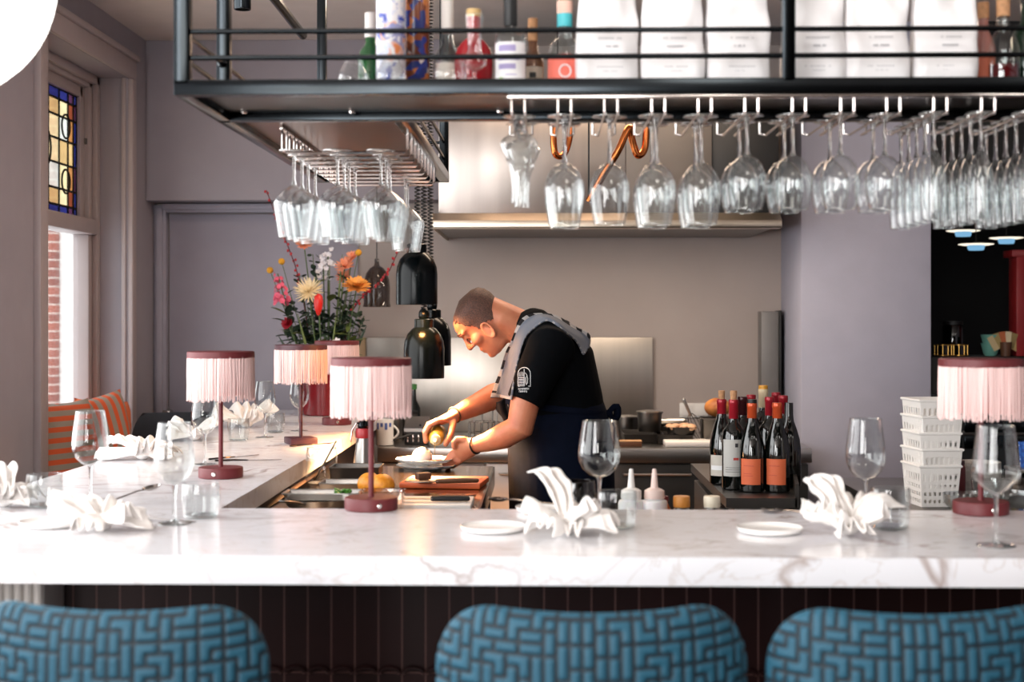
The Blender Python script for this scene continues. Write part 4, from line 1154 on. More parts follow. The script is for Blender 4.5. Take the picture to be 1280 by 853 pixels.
blobs('pastry_pieces', 'heap of pale pastry pieces in the dark bowl', 'pastry', kw(851, 6.62, kz + .07), 22, .06, .02, mat('pastry', '#c79d7c', .7, var=.2), 4, kind='stuff')
gn('shallow steel sheet pan lying across a tin on the back worktop', 838, 6.95, .16, .12, .012, M['steel'], kz + .075, name='sheet_pan', cat='tray', grp=None)
gn('dark tin under the sheet pan on the back worktop', 838, 6.95, .13, .1, .074, dpan, name='storage_tin', cat='tin', grp=None)
cb = thing('cutting_board', 'white cutting board on the back worktop left of the wine bottles', 'cutting board', kw(862, 6.52), 0)
m = MB(); m.box((0, 0, .0125), (.235, .17, .025), .005); m.build('board', M['plastic_w'], cb)
m = MB(); m.lathe([(.01, .0252), (.02, .0252), (.02, .0262), (.01, .0262)], 18, Matrix.Translation((.1, .06, 0)), close=True); m.build('hanging_hole', M['steel_d'], cb)
hk = thing('knife_steel', 'small wooden box lying on the worktop close behind the cook', 'box', kw(788, 6.47))
hk.name = 'wooden_box'; m = MB(); m.box((0, 0, .012), (.1, .06, .024), .003); m.build('box_body', M['wood'], hk)
m = MB(); m.box((0, 0, .0255), (.102, .062, .005), .002); m.build('box_lid', M['wood_l'], hk)
# round loaf on a small steel box, whisk beside it
gn('small steel box carrying a round loaf beside the wine bottles', 895, 6.66, .14, .16, .12, M['steel_d'], name='steel_box', cat='box', grp=None)
lf = MB(); lf.ell((0, 0, .045), (.062, .055, .045), u=28, v=16)
o = lf.build('bread_loaf', ramp_mat('crust', 'Noise', [(.3, '#8a4a1e'), (.7, '#c98440')], .6, Scale=18.0, bump=.2), None); o.location = kw(897, 6.66, kz + .121)
tag(o, 'round orange brown loaf on the steel box left of the wine bottles', 'bread')
wk = thing('whisk', 'wire whisk leaning beside the loaf on the back worktop', 'whisk', kw(878, 6.72)); wk.rotation_euler = (.1, -.42, 0)
for k in range(5):
    a = PI * k / 5; m = MB()
    m.tube([(.028 * math.sin(PI * t / 12) ** .8 * math.cos(a) * (1 if s > 0 else -1), .028 * math.sin(PI * t / 12) ** .8 * math.sin(a) * (1 if s > 0 else -1), .075 - .07 * math.cos(PI * t / 12) ) for s in (1,) for t in range(13)] , .0016, 6)
    m.build('wire', M['chrome'], wk)
m = MB(); m.limb([(0, 0, .14), (0, 0, .22)], [.007, .008]); m.build('handle', M['steel'], wk)
# left end of the back worktop
mg = thing('mug', 'white mug with a blue print on the back worktop', 'mug', kw(481, 6.5))
m = MB(); m.lathe([(0, 0), (.036, 0), (.04, .004), (.041, .12), (.0385, .12), (.037, .008), (0, .008)], 32); m.build('cup', M['white'], mg)
blu = mat('blue_print', '#4a64a8', .5)
for k in range(4):
    m = MB(); arc_patch(m, .0415, .075 + .012 * (k % 2), .105, F0 - .9 + k * .5, F0 - .6 + k * .5, 6); m.build('print', blu, mg)
m = MB(); m.tube([(.04 + .022 * math.sin(PI * t / 8), 0, .03 + .06 * t / 8) for t in range(9)], .005, 8); m.build('handle', M['white'], mg)
for (px, h, r_, lb) in ((497, .145, .033, 'dark steel canister left of the black pepper mill'), (515, .125, .028, 'dark steel canister just left of the small silver machine')):
    t_ = thing('canister', lb, 'canister', kw(px, 6.78), 0, 'dark canisters at the left of the back worktop')
    m = MB(); m.lathe([(0, 0), (r_, 0), (r_, h - .02), (r_ * .96, h), (0, h)], 28); m.build('can_body', M['steel_d'], t_)
    m = MB(); m.lathe([(0, h), (r_ * 1.02, h), (r_ * 1.02, h + .014), (0, h + .016)], 28); m.build('lid', M['black_matte'], t_)
t_ = thing('oil_bottle', 'slim dark bottle with a green top behind the canisters', 'bottle', kw(517, 6.85))
m = MB(); m.lathe([(0, 0), (.032, 0), (.033, .004), (.033, .15), (.014, .19), (.012, .24), (0, .24)], 24); m.build('glass_body', mat('black_bottle_glass', '#0d1210', .1), t_)
m = MB(); m.lathe([(0, .24), (.016, .24), (.016, .265), (0, .267)], 20); m.build('cap', mat('green_cap', '#3e7a3c', .5), t_)
t_ = thing('spoon_rest', 'black ladle lying in front of the canisters on the back worktop', 'ladle', kw(483, 6.49)); t_.name = 'ladle'
m = MB(); m.ell((0, 0, .018), (.03, .022, .016)); m.build('bowl', M['black_matte'], t_)
m = MB(); m.limb([(.02, 0, .022), (.12, .05, .05)], [.006, .007]); m.build('handle', M['black_matte'], t_)
t_ = thing('kitchen_scale', 'small silver slicing machine with a black base on the back worktop', 'kitchen machine', kw(520, 6.56)); t_.name = 'slicing_machine'; t_.location = kw(521, 6.57)
m = MB(); m.prism([(-.04, .075), (.05, .125), (.055, .125), (.055, .06), (-.04, .06)], -.055, .055, Matrix(((0, 0, 1, 0), (1, 0, 0, 0), (0, 1, 0, 0), (0, 0, 0, 1)))); m.build('cover', M['steel'], t_)
m = MB(); m.box((0, .01, .03), (.105, .1, .06), .004); m.build('housing', M['black_matte'], t_)
for k in range(4):
    m = MB(); m.box((-.038 + k * .025, -.042, .03), (.008, .006, .035), .002); m.build('bar', M['chrome'], t_)
m = MB(); m.lathe([(0, 0), (.006, 0), (.006, .01), (0, .01)], 14, Matrix.Translation((.02, -.035, .09)) @ Matrix.Rotation(PI / 2, 4, 'X')); m.build('knob', M['black_matte'], t_)
# drying rack of cutlery seen behind the cook's arms
t_ = thing('utensil_holder', 'wire holder with steel utensils behind the arms of the cook', 'utensil holder', kw(606, 6.62))
m = MB()
for z in (.005, .05, .1):
    m.tube([(.075 * math.cos(2 * PI * k / 24), .055 * math.sin(2 * PI * k / 24), z) for k in range(24)], .002, 6, closed=True)
for k in range(14):
    a = 2 * PI * k / 14; m.tube([(.075 * math.cos(a), .055 * math.sin(a), .005), (.075 * math.cos(a), .055 * math.sin(a), .1)], .0016, 6)
m.build('wire_basket', M['chrome'], t_)
for k in range(7):
    a = k * .9; u_ = thing('utensil', 'steel utensil standing in the wire holder behind the arms of the cook', 'utensil', kw(606, 6.62) + Vector((.05 * math.cos(a), .03 * math.sin(a), .004)), a, 'utensils in the wire holder')
    m = MB(); m.limb([(0, 0, .006), (.008, 0, .15)], [.003, .003], n=8); m.build('handle', M['steel'], u_)
    m = MB(); m.ell((.010, 0, .165), (.012, .004, .02), u=12, v=8); m.build('head', M['steel'] if k % 2 else M['black_matte'], u_)
# wall mounted grey metal box beside the pillar
p_ = P(959, 449, 7.3)
t_ = thing('metal_cabinet', 'narrow grey metal cabinet on the kitchen wall beside the pillar', 'cabinet', (p_.x, 7.3, P(959, 500, 7.2).z))
h_ = P(959, 397, 7.2).z - P(959, 500, 7.2).z + .03
m = MB(); m.bx(-.048, .04, -.12, -.001, 0, h_, .004); m.build('box_body', mat('grey_box', '#7d7a78', .5, .3), t_)
m = MB(); m.bx(.041, .052, -.135, -.004, 0, h_ + .005, .002); m.build('door', M['black_matte'], t_)
# ================================================================== cook's work table
bz = .88
def pzb(px, py, z=bz): p = PZ(px, py, z); p.z += .0006; return p
xr = PZ(617, 583, bz).x; yb_ = PZ(617, 583, bz).y
o_ = (-.46, 4.3, 0)
wt = thing('work_table', 'low kitchen table with a polished brownish top in front of the cook', 'work table', o_)
m = MB(); bxw(m, -.758, xr, 3.52, yb_, bz - .02, bz, o_, .003); m.build('table_top', M['steel_top'], wt)
m = MB(); bxw(m, xr - .022, xr + .004, 3.515, yb_ + .004, bz - .07, bz - .002, o_, .002); bxw(m, -.758, xr, 3.515, 3.53, bz - .07, bz - .021, o_, .002); bxw(m, -.758, xr, yb_ - .012, yb_ + .004, bz - .07, bz - .021, o_, .002)
m.build('apron_frame', M['black_metal'], wt)
for x in (-.72, xr - .03):
    for y in (3.56, yb_ - .04):
        m = MB(); bxw(m, x - .02, x + .02, y - .02, y + .02, 0, bz - .07, o_, .003); m.build('leg', M['black_metal'], wt)
m = MB(); bxw(m, -.74, xr - .03, 3.56, yb_ - .04, .25, .27, o_, .003); m.build('lower_shelf', M['steel_d'], wt)
def board(lab, px, py, sx, sy, h, mt, rz, z=bz, grp='cutting boards on the work table'):
    t_ = thing('cutting_board', lab, 'cutting board', pzb(px, py, z), rz, grp)
    m = MB(); m.box((0, 0, h / 2), (sx, sy, h), .004); m.build('board', mt, t_)
    m = MB()
    for s in (-1, 1): m.box((s * (sx / 2 - .018), 0, h + .0006), (.006, sy - .05, .0012), .0005)
    m.build('juice_groove', mt, t_)
    return t_
board('white cutting board at the front of the work table under a black handled knife', 532, 634, .26, .19, .018, M['plastic_w'], 0)
board('orange cutting board behind the white one on the work table', 556, 607, .25, .2, .018, mat('orange_board', '#d5602f', .5), -.1)
def kknife(lab, px, py, rz, hm, bl, hl, z):
    t_ = thing('kitchen_knife', lab, 'knife', pzb(px, py, z), rz, 'kitchen knives on the boards')
    m = MB(); m.limb([(0, 0, .009), (hl * .3, 0, .010), (hl * .75, -.002, .010), (hl, .002, .009)], [(.011, .007), (.010, .008), (.011, .008), (.009, .007)], n=14); m.build('handle', hm, t_)
    m = MB(); m.prism([(0, -.011), (-bl * .7, -.013), (-bl, .004), (-bl * .95, .009), (0, .010)], .008, .0105); m.build('blade', M['steel'], t_)
kknife('black handled knife lying on the white cutting board', 541, 628, .0, M['rubber'], .13, .095, bz + .0185)
kknife('brown handled knife lying on the orange cutting board', 547, 606, .22, M['wood'], .1, .12, bz + .0185)
t_ = thing('dough_scraper', 'small scraper with a brown block handle on the orange board', 'scraper', pzb(529, 603, bz + .0185), .5)
m = MB(); m.box((0, 0, .018), (.045, .03, .022), .005); m.build('handle', M['wood'], t_)
m = MB(); m.box((-.006, -.02, .004), (.05, .05, .003), .001); m.build('blade', M['steel_d'], t_)
# plates with the dessert
def dplate(lab, px, py, s=1, z=bz):
    t_ = thing('dessert_plate', lab, 'plate', pzb(px, py, z), 0, 'pale plates the cook is dressing')
    fl = lambda a, k: 1 + (.045 * math.cos(11 * a) if k >= 2 and k <= 6 else 0)
    m = MB(); m.lathe([(0, 0), (.05, 0), (.085, .006), (.102, .015), (.104, .018), (.10, .018), (.083, .010), (.05, .006), (0, .006)], 88, fn=fl)
    o = m.build('plate', M['white'], t_); t_.scale = (s, s, s)
    return t_
dplate('white scalloped dessert plate under the upper one the cook is dressing', 534, 587)
dplate('upper white scalloped dessert plate right under the hands of the cook', 532, 587, .98)
PL = pzb(534, 587); bpy.data.objects['dessert_plate.001'].location = PL + Vector((-.006, .004, .02))
t_ = MB(); t_.ell((0, 0, .014), (.036, .036, .036), u=28, v=16)
o = t_.build('ice_cream_dome', mat('white_cream', '#f4efe6', .5, bump=.05, bscale=50), None); o.location = PL + Vector((-.018, .0, .026)); tag(o, 'white dome of ice cream on the plate under the hands of the cook', 'dessert')
blobs('crumble', 'brown crumbs beside the ice cream dome on the plate', 'crumble', PL + Vector((.026, -.03, .0265)), 26, .03, .007, mat('brown_crumb', '#8a4f2c', .8, var=.3), 8, kind='stuff')
# cream siphon
t_ = thing('cream_siphon', 'steel cream siphon with a red collar on the work table', 'cream siphon', pzb(455, 600, bz))
m = MB(); m.lathe([(0, 0), (.036, 0), (.038, .004), (.037, .03), (.026, .115), (.023, .135), (0, .136)], 32); m.build('flask', mat('satin_steel', '#8d8985', .3, 1.0), t_)
m = MB(); m.lathe([(0, .135), (.027, .135), (.028, .14), (.028, .162), (.026, .166), (0, .166)], 32); m.build('collar', mat('red_collar', '#a8242b', .4), t_)
m = MB(); m.lathe([(0, .166), (.02, .166), (.022, .174), (.016, .188), (.008, .194), (0, .195)], 28); m.build('head', M['black_metal'], t_)
m = MB(); m.limb([(-.005, 0, .19), (-.016, 0, .225), (-.022, -.0, .245)], [.007, .007, .006], n=12); m.build('nozzle', M['chrome'], t_)
m = MB(); m.limb([(.0, 0, .188), (-.024, -.01, .182), (-.036, -.016, .16), (-.04, -.018, .125)], [(.006, .003), (.007, .003), (.007, .003), (.006, .003)], n=10); m.build('lever', M['chrome'], t_)
m = MB(); m.limb([(.01, 0, .182), (.04, 0, .2)], [.008, .008], n=12); m.build('charger_holder', M['lamp_red'], t_)
gn('deep dark steel tray with a bright rim beside the cream siphon', 0, 0, .16, .13, .06, M['steel_d'], loc=pzb(446, 606, bz))
gn('white steel tray with ingredients left of the orange fruit', 0, 0, .17, .12, .03, M['steel'], loc=pzb(436, 614.5, bz))
gn('shallow steel tray holding green herbs at the left of the work table', 0, 0, .22, .1, .02, M['steel'], loc=pzb(405, 624, bz + .02))
gn('upside down dark tray carrying the herb tray', 0, 0, .2, .09, .019, dpan, loc=pzb(405, 624, bz))
t_ = thing('herbs', 'small heap of green herb leaves on the shallow steel tray', 'herbs', pzb(428, 622, bz + .026)); rnd = random.Random(2)
m = MB()
for k in range(34):
    a, e_ = rnd.uniform(0, 2 * PI), rnd.uniform(.1, 1.2); d = rnd.uniform(.004, .02)
    m.ell((d * math.cos(a), d * math.sin(a), .008 + d * math.sin(e_) * .8), (.011, .007, .0016), rot=(rnd.uniform(-.8, .8), -e_ * .6, a), u=8, v=5)
m.build('leaves', mat('basil_green', '#4f8a34', .5, var=.3), t_); t_['kind'] = 'stuff'
t_ = thing('frying_pan', 'round steel frying pan at the left front of the work table', 'pan', pzb(398, 637, bz), -1.9)
m = MB(); m.lathe([(0, 0), (.07, 0), (.085, .012), (.09, .03), (.0875, .03), (.082, .014), (.068, .004), (0, .004)], 40); m.build('pan_body', M['steel'], t_)
m = MB(); m.limb([(.086, 0, .022), (.13, 0, .034), (.2, 0, .045)], [(.009, .003), (.009, .004), (.011, .004)], n=12); m.build('handle', M['steel_d'], t_)
orange = ramp_mat('orange_peel', 'Noise', [(.35, '#d98318'), (.7, '#eda032')], .45, Scale=90.0, bump=.15)
for (px, py, lb) in ((462, 620, 'orange fruit lying left behind the plastic tub'), (478, 622, 'orange fruit lying right behind the plastic tub')):
    m = MB(); m.ell((0, 0, .034), (.036, .036, .034), u=28, v=18); o = m.build('orange', orange, None)
    o.location = pzb(px, py); tag(o, lb, 'orange', 'oranges on the work table')
    m = MB(); m.lathe([(0, .0665), (.004, .067), (.003, .07), (0, .07)], 8); m.build('stem_end', M['leaf'], o)
gn('clear plastic tub in front of the oranges on the work table', 0, 0, .12, .09, .06, thin_glass('clear_plastic', '#f0e4dc', k=.5, base=.08), loc=pzb(478, 641, bz), name='plastic_tub', cat='tub', grp=None)
t_ = thing('glass_jar', 'clear glass jar with a steel spoon at the left edge of the work table', 'jar', pzb(402, 604, bz))
m = MB(); m.lathe([(0, .001), (.045, .001), (.05, .01), (.05, .09), (.046, .11)], 32); m.tube([(.046 * math.cos(2 * PI * k / 28), .046 * math.sin(2 * PI * k / 28), .11) for k in range(28)], .0015, 6, closed=True); m.build('jar_wall', M['glass'], t_)
m = MB(); m.limb([(-.02, 0, .01), (.045, .0, .13)], [.003, .003], n=8); m.build('spoon', M['steel_d'], t_)
# squeeze bottles and jars right behind the bar
sqz = mat('frosted_squeeze_plastic', '#e9e6e6', .4, Subsurface_Weight=.2)
def squeeze(lab, px, tint=None):
    z = .8
    p = P(px, 600, 3.72); p.z = z
    t_ = thing('squeeze_bottle', lab, 'squeeze bottle', p, 0, 'squeeze bottles behind the bar')
    m = MB(); m.lathe([(0, 0), (.032, 0), (.034, .003), (.034, .118), (.032, .124), (.024, .128), (.024, .132), (0, .132)], 30); m.build('body', sqz, t_)
    m = MB(); m.lathe([(0, .13), (.0265, .13), (.027, .133), (.026, .15), (.02, .154), (.010, .158), (.0055, .205), (.004, .207), (0, .207)], 28); m.build('nozzle_cap', tint or M['plastic_w'], t_)
# under-counter ledge that carries them
ld = thing('prep_ledge', 'narrow steel ledge right behind the bar counter', 'ledge', (.45, 3.72, 0))
m = MB(); m.box((0, 0, .79), (1.1, .2, .018), .003); m.build('ledge_top', M['steel_d'], ld)
for x in (-.5, .5): 
    m = MB(); m.box((x, 0, .39), (.03, .18, .78), .003); m.build('leg', M['steel_d'], ld)
squeeze('white squeeze bottle with a white nozzle behind the clear tumbler', 789)
squeeze('squeeze bottle with a blush cap beside the small orange tube', 818, mat('blush_nozzle', '#ecd3ca', .45))
def jar(lab, px, capc, h=.11, r_=.022):
    p = P(px, 600, 3.72); p.z = .8
    t_ = thing('spice_jar', lab, 'jar', p, 0, 'spice jars behind the bar')
    m = MB(); m.lathe([(0, 0), (r_, 0), (r_ * 1.05, .003), (r_ * 1.05, h * .85), (r_ * .85, h), (0, h)], 26); m.build('glass_body', M['glass'], t_)
    m = MB(); m.lathe([(0, .004), (r_ * .95, .004), (r_ * .95, h * .5), (0, h * .5)], 24); m.build('contents', mat('spice', '#a8845c', .8), t_)
    m = MB(); m.lathe([(0, h * .98), (r_ * .98, h * .98), (r_, h), (r_, h + .022), (r_ * .93, h + .026), (0, h + .026)], 28); m.build('lid', capc, t_)
jar('small jar with an orange lid behind the bar', 852, mat('orange_lid', '#d18a3c', .45))
jar('small jar with a cream lid behind the bar', 890, mat('cream_lid', '#e6dcc6', .45))
p = P(832, 600, 3.78); p.z = .8
t_ = thing('sauce_tube', 'small orange tube right of the squeeze bottles', 'tube', p); m = MB(); m.lathe([(0, 0), (.018, 0), (.016, .09), (.006, .11), (.005, .118), (0, .118)], 20); m.build('tube_body', mat('orange_tube', '#d9763a', .45), t_)
m = MB(); m.lathe([(0, .116), (.009, .116), (.008, .128), (0, .129)], 16); m.build('cap', M['lamp_red'], t_)
# ================================================================== fridge bench with the wine bottles
wz = .84
p1, p2 = PZ(869, 583, wz), PZ(905, 623, wz)
xl, yf, ybk = (p1.x + p2.x) / 2, p2.y, p1.y + .1
xrr = PZ(996, 623, wz).x
o_ = (.75, 4.8, 0)
fb = thing('bottle_bench', 'low steel cabinet bench carrying the wine bottles beside the pillar', 'cabinet', o_)
m = MB(); xr2 = xrr + .16; q = lambda x, y: (x - o_[0], y - o_[1])
m.prism([q(xl, yf), q(xrr, yf), q(xr2, ybk), q(xl, ybk)], wz - .03, wz); m.prism([q(xrr - .006, yf), q(xrr + .006, yf), q(xr2 + .006, ybk), q(xr2 - .006, ybk)], wz - .03, wz + .045); m.build('bench_top', M['steel_d'], fb)
m = MB(); bxw(m, xl + .03, xrr - .02, yf + .03, ybk - .02, .1, wz - .031, o_, .003); m.build('carcass', M['steel_d'], fb)
m = MB(); bxw(m, xl + .01, xl + .029, yf + .04, ybk - .03, .15, wz - .06, o_, .003); d = m.build('door', M['steel_d'], fb)
m = MB(); m.tube([(xl + .01 - o_[0], yf + .12 - o_[1], .70), (xl - .02 - o_[0], yf + .12 - o_[1], .70), (xl - .02 - o_[0], yf + .12 - o_[1], .80), (xl + .01 - o_[0], yf + .12 - o_[1], .80)], .005, 8); m.build('handle', M['chrome'], d)
m = MB(); bxw(m, xl + .07, xrr - .03, yf + .012, yf + .029, .15, wz - .05, o_, .003); m.build('door', M['steel_d'], fb)
dkglass = mat('dark_wine_glass', '#070a08', .06, var=.05, Coat_Weight=.5)
def wine(lab, px, Y, cap, neck='burg', lab_=None, cork=False, top=None, rz=0, s=1.0, marks=None):
    p = P(px, 600, Y); p.z = wz + .0006
    t_ = thing('wine_bottle', lab, 'wine bottle', p, rz, 'wine bottles on the steel bench'); t_.scale = (s, s, s)
    if neck == 'burg': pr = [(0, .004), (.03, .0), (.0395, .003), (.0405, .008), (.0405, .13), (.037, .16), (.027, .195), (.0175, .222), (.0148, .245), (.0145, .285), (0, .286)]
    else: pr = [(0, .004), (.03, .0), (.037, .003), (.038, .008), (.038, .175), (.035, .192), (.024, .207), (.0155, .218), (.0145, .235), (.0142, .292), (0, .293)]
    H_ = pr[-1][1]
    m = MB(); m.lathe(pr, 32); m.build('glass_body', dkglass, t_)
    if cap:
        m = MB(); m.lathe([(.0146, H_ - .062), (.0158, H_ - .06), (.0155, H_ - .016), (.0165, H_ - .014), (.0165, H_ - .003), (.015, H_ + .001), (0, H_ + .001)], 26); m.build('capsule', cap, t_)
    if cork:
        m = MB(); m.lathe([(0, H_ - .01), (.010, H_ - .01), (.0115, H_ + .028), (.011, H_ + .03), (0, H_ + .03)], 18); m.build('cork', M['cork'], t_)
    if top:
        m = MB(); m.lathe([(0, H_ - .005), (.0155, H_ - .005), (.0155, H_ + .012), (0, H_ + .012)], 20); m.build('stopper', top, t_)
    if lab_:
        z0, z1, half, lm, off = lab_
        m = MB(); arc_patch(m, pr[3][0] + .0006, z0, z1, F0 - half + off, F0 + half + off); o = m.build('label', lm, t_)
        for (c, mz0, mz1, a0, a1) in marks or ():
            m = MB(); arc_patch(m, pr[3][0] + .0012, mz0, mz1, F0 + a0 + off, F0 + a1 + off, 8); m.build('print', c, o)
    return t_
rc = mat('red_capsule', '#9c1c2a', .3, .2); oc = mat('orange_capsule', '#c8502a', .28, .3); dc = mat('dark_capsule', '#3a1216', .3, .2)
ol = mat('orange_wine_label', '#d8683f', .6); gl_ = mat('grey_wine_label', '#b9b7b2', .6); cl_ = mat('cream_wine_label', '#cfc8bd', .6)
ink = mat('label_ink', '#2c2a2c', .7); rink = mat('red_label_ink', '#b23a34', .7)
wine('wine bottle with an orange label and dark stopper, front left of the two orange ones', 940, 4.62, oc, 'burg', (.025, .108, .85, ol, -.28), top=M['black_matte'], marks=[(rink, .085, .0865, -.55, .3), (rink, .06, .0612, -.55, .1), (rink, .053, .0542, -.55, .2)])
wine('wine bottle with an orange label and closed orange capsule, front right', 971.5, 4.62, oc, 'burg', (.025, .108, .85, ol, -.28), marks=[(rink, .085, .0865, -.55, .3), (rink, .055, .0562, -.55, .1)])
bt = wine('corked wine bottle with a large grey label and red capsule', 917, 4.68, rc, 'bord', (.045, .165, 1.1, gl_, -.05), cork=True, marks=[(ink, .14, .153, .05, .3), (rink, .098, .106, -.1, .35), (ink, .073, .0742, -.8, .7), (ink, .066, .0672, -.8, .7), (ink, .059, .0602, -.8, .7)])
wine('corked wine bottle with a small cream label at the left of the group', 902, 4.83, rc, 'burg', (.03, .10, .9, cl_, -.3), cork=True, marks=[(wl, .05, .065, -.8, .8)])
wine('wine bottle with a dark red capsule behind the grey labelled one', 928, 4.86, dc, 'bord')
wine('wine bottle with a bright red capsule behind the left orange labelled one', 939, 4.98, rc, 'bord')
wine('wine bottle with a white neck and yellow pourer at the back of the group', 954, 5.05, mat('cream_capsule', '#d9c7a4', .5), 'bord', top=mat('yellow_pourer', '#d99a2e', .45), s=1.06)
wine('wine bottle with a red capsule right behind the yellow pourer', 962, 4.84, rc, 'bord')
wine('wine bottle with a red capsule second from the right at the back', 970, 5.14, rc, 'bord')
wine('wine bottle with a red capsule at the right back beside the pillar', 979, 4.93, rc, 'bord')
wine('tall bare dark wine bottle closest to the pillar', 986, 4.76, None, 'burg', s=.98)
# ================================================================== heat lamps over the pass
def heat_lamp(lab, px, ybot, Y, px_cord, k_=1.0):
    p = P(px, ybot, Y)
    t_ = thing('heat_lamp', lab, 'heat lamp', p, 0, 'black heat lamps over the work table')
    m = MB(); m.lathe([(.0685, 0), (.0705, 0), (.0712, .004), (.0712, .105), (.068, .13), (.058, .155), (.043, .172), (.034, .178), (.034, .205), (.03, .208), (0, .208)], 48)
    m.lathe([(.0685, 0), (.0685, .11), (.06, .14), (.03, .165), (0, .168)], 40); m.build('shade', M['black_gloss'], t_)
    m = MB(); m.ell((0, 0, .222), (.02, .02, .024)); m.build('swivel', M['black_gloss'], t_)
    m = MB(); m.lathe([(0, .003), (.03, .005), (.046, .014), (.05, .03), (.03, .07), (.018, .1), (.018, .12), (0, .12)], 32); m.build('bulb', emit('hot_bulb', '#ffb070', 9.0), t_)
    q = P(px_cord, 200, Y); dx = q.x - p.x; top_ = ZC - p.z
    pts = []
    n_ = int((top_ - .24) / .0125) * 7
    for i in range(n_ + 1):
        t = i / n_; z = .24 + (top_ - .24) * t; a = 2 * PI * i / 7
        k = min(1, t * 8)
        pts.append((dx * k + .0095 * math.cos(a), .0095 * math.sin(a), z))
    m = MB(); m.tube(pts, .0028, 5); m.build('coiled_cord', M['rubber'], t_)
    l = bpy.data.lights.new('heat_lamp_light', 'SPOT'); l.energy = HEAT * k_; l.color = (1, .54, .23) if k_ > .9 else (1, .44, .14); l.spot_size = R(160 if px < 525 else 132); l.spot_blend = .25; l.shadow_soft_size = .035
    o = bpy.data.objects.new('heat_lamp_light', l); COL.objects.link(o); o.location = p + Vector((0, 0, -.004))
HEAT = 250
heat_lamp('highest black heat lamp, hanging on a coiled cord left of the cook', 521, 381, 4.86, 522, .075)
heat_lamp('lower black heat lamp right above the plates, in front of another one', 530, 473, 4.97, 530)
heat_lamp('black heat lamp half hidden behind the lower one', 540, 457, 5.28, 538, .6)
# ================================================================== the cook
YC = 4.95
def ch(px, py, dy=0.0): return P(px, py, YC + dy)
person = thing('person', 'bald cook in a black T-shirt and navy apron bending over a plate', 'person', (ch(700, 600).x, YC + .02, 0))
PO = Vector(person.location)
def loc(px, py, dy=0.0): return ch(px, py, dy) - PO
# ---- head frame
phi, yaw_h = R(57), R(8)
u_ = Vector((-math.sin(phi), 0, math.cos(phi))); f_ = Vector((-math.cos(phi), 0, -math.sin(phi)))
f_ = f_ * math.cos(yaw_h) + Vector((0, 1, 0)) * math.sin(yaw_h)
l_ = u_.cross(f_)              # to the side away from or towards the camera
if l_.y > 0: l_ = -l_          # l_ points at the camera: his left side
HO = loc(600, 396, .03)
HS = 1.0
def hd_(f, s, z): return HO + HS * (f_ * f + l_ * s + u_ * z)
HM = Matrix((( f_.x, l_.x, u_.x), (f_.y, l_.y, u_.y), (f_.z, l_.z, u_.z)))
SL = [(-.128, .066, .02, .016), (-.119, .085, .0, .034), (-.102, .095, -.03, .048), (-.08, .093, -.048, .057), (-.058, .092, -.06, .063), (-.03, .088, -.075, .068), (0, .084, -.086, .071),
      (.018, .094, -.090, .074), (.04, .092, -.089, .075), (.06, .078, -.082, .070), (.075, .054, -.064, .056), (.084, .022, -.036, .032)]
def hslice(z):
    for a, b in zip(SL, SL[1:]):
        if a[0] <= z <= b[0]:
            t = (z - a[0]) / (b[0] - a[0]); t = t * t * (3 - 2 * t) * .5 + t * .5
            return [a[i] + (b[i] - a[i]) * t for i in (1, 2, 3)]
    return SL[-1][1:] if z > 0 else SL[0][1:]
def head_pt(th, z, k=1.0):
    f, b, w_ = hslice(z)
    c, a = (f + b) / 2, (f - b) / 2
    co_, si_ = math.cos(th), math.sin(th)
    e_ = 2 / 2.15
    return (c + a * k * math.copysign(abs(co_) ** e_, co_), w_ * k * math.copysign(abs(si_) ** e_, si_))
b_ = MB()
rings = []
NZ = 40
for j in range(NZ + 1):
    z = -.128 + .212 * j / NZ
    rings.append(b_.ring([hd_(*(lambda q: (q[0], q[1], z))(head_pt(2 * PI * k / 48, z))) for k in range(48)]))
for a, c in zip(rings, rings[1:]): b_.bridge(a, c)
b_.cap(rings[0], True); b_.cap(rings[-1])
b_.ell(hd_(-.005, 0, .055), (.068, .060, .034), rot=HM)
# face
b_.limb([hd_(.088, 0, .014), hd_(.100, 0, -.010), hd_(.111, 0, -.030)], [(.009, .008), (.011, .009), (.0135, .0115)], ref=tuple(l_), n=14)
for s in (-1, 1):
    b_.ell(hd_(.097, s * .0135, -.034), (.012, .009, .009), rot=HM)
    b_.ell(hd_(.074, s * .033, -.002), (.0155, .017, .012), rot=HM)
    b_.ell(hd_(.058, s * .045, -.036), (.028, .024, .024), rot=HM)
    b_.limb([hd_(.0905, s * .006, .016), hd_(.089, s * .03, .022), hd_(.072, s * .056, .016)], [.008, .0085, .008], ref=tuple(u_), n=12)
    # ear
    ec = (.010, .0705, -.052)
    b_.tube([hd_(ec[0] + .016 * math.cos(2 * PI * k / 18) - .006 * math.sin(2 * PI * k / 18), s * (ec[1] + .008 - .006 * math.cos(2 * PI * k / 18)), ec[2] + .029 * math.sin(2 * PI * k / 18)) for k in range(18)], .0048, 8, closed=True)
    b_.ell(hd_(ec[0] + .002, s * (ec[1] + .001), ec[2]), (.014, .006, .026), rot=HM)
    b_.ell(hd_(ec[0] + .004, s * (ec[1] + .006), ec[2] - .027), (.008, .006, .008), rot=HM)
b_.limb([hd_(.084, -.026, -.072), hd_(.0955, 0, -.066), hd_(.084, .026, -.072)], [.005, .0068, .005], ref=tuple(u_), n=12)
b_.limb([hd_(.082, -.024, -.078), hd_(.0945, 0, -.081), hd_(.082, .024, -.078)], [.0055, .0072, .0055], ref=tuple(u_), n=12)
b_.ell(hd_(.083, 0, -.106), (.018, .024, .016), rot=HM)
b_.ell(hd_(.03, 0, -.105), (.05, .045, .026), rot=HM)
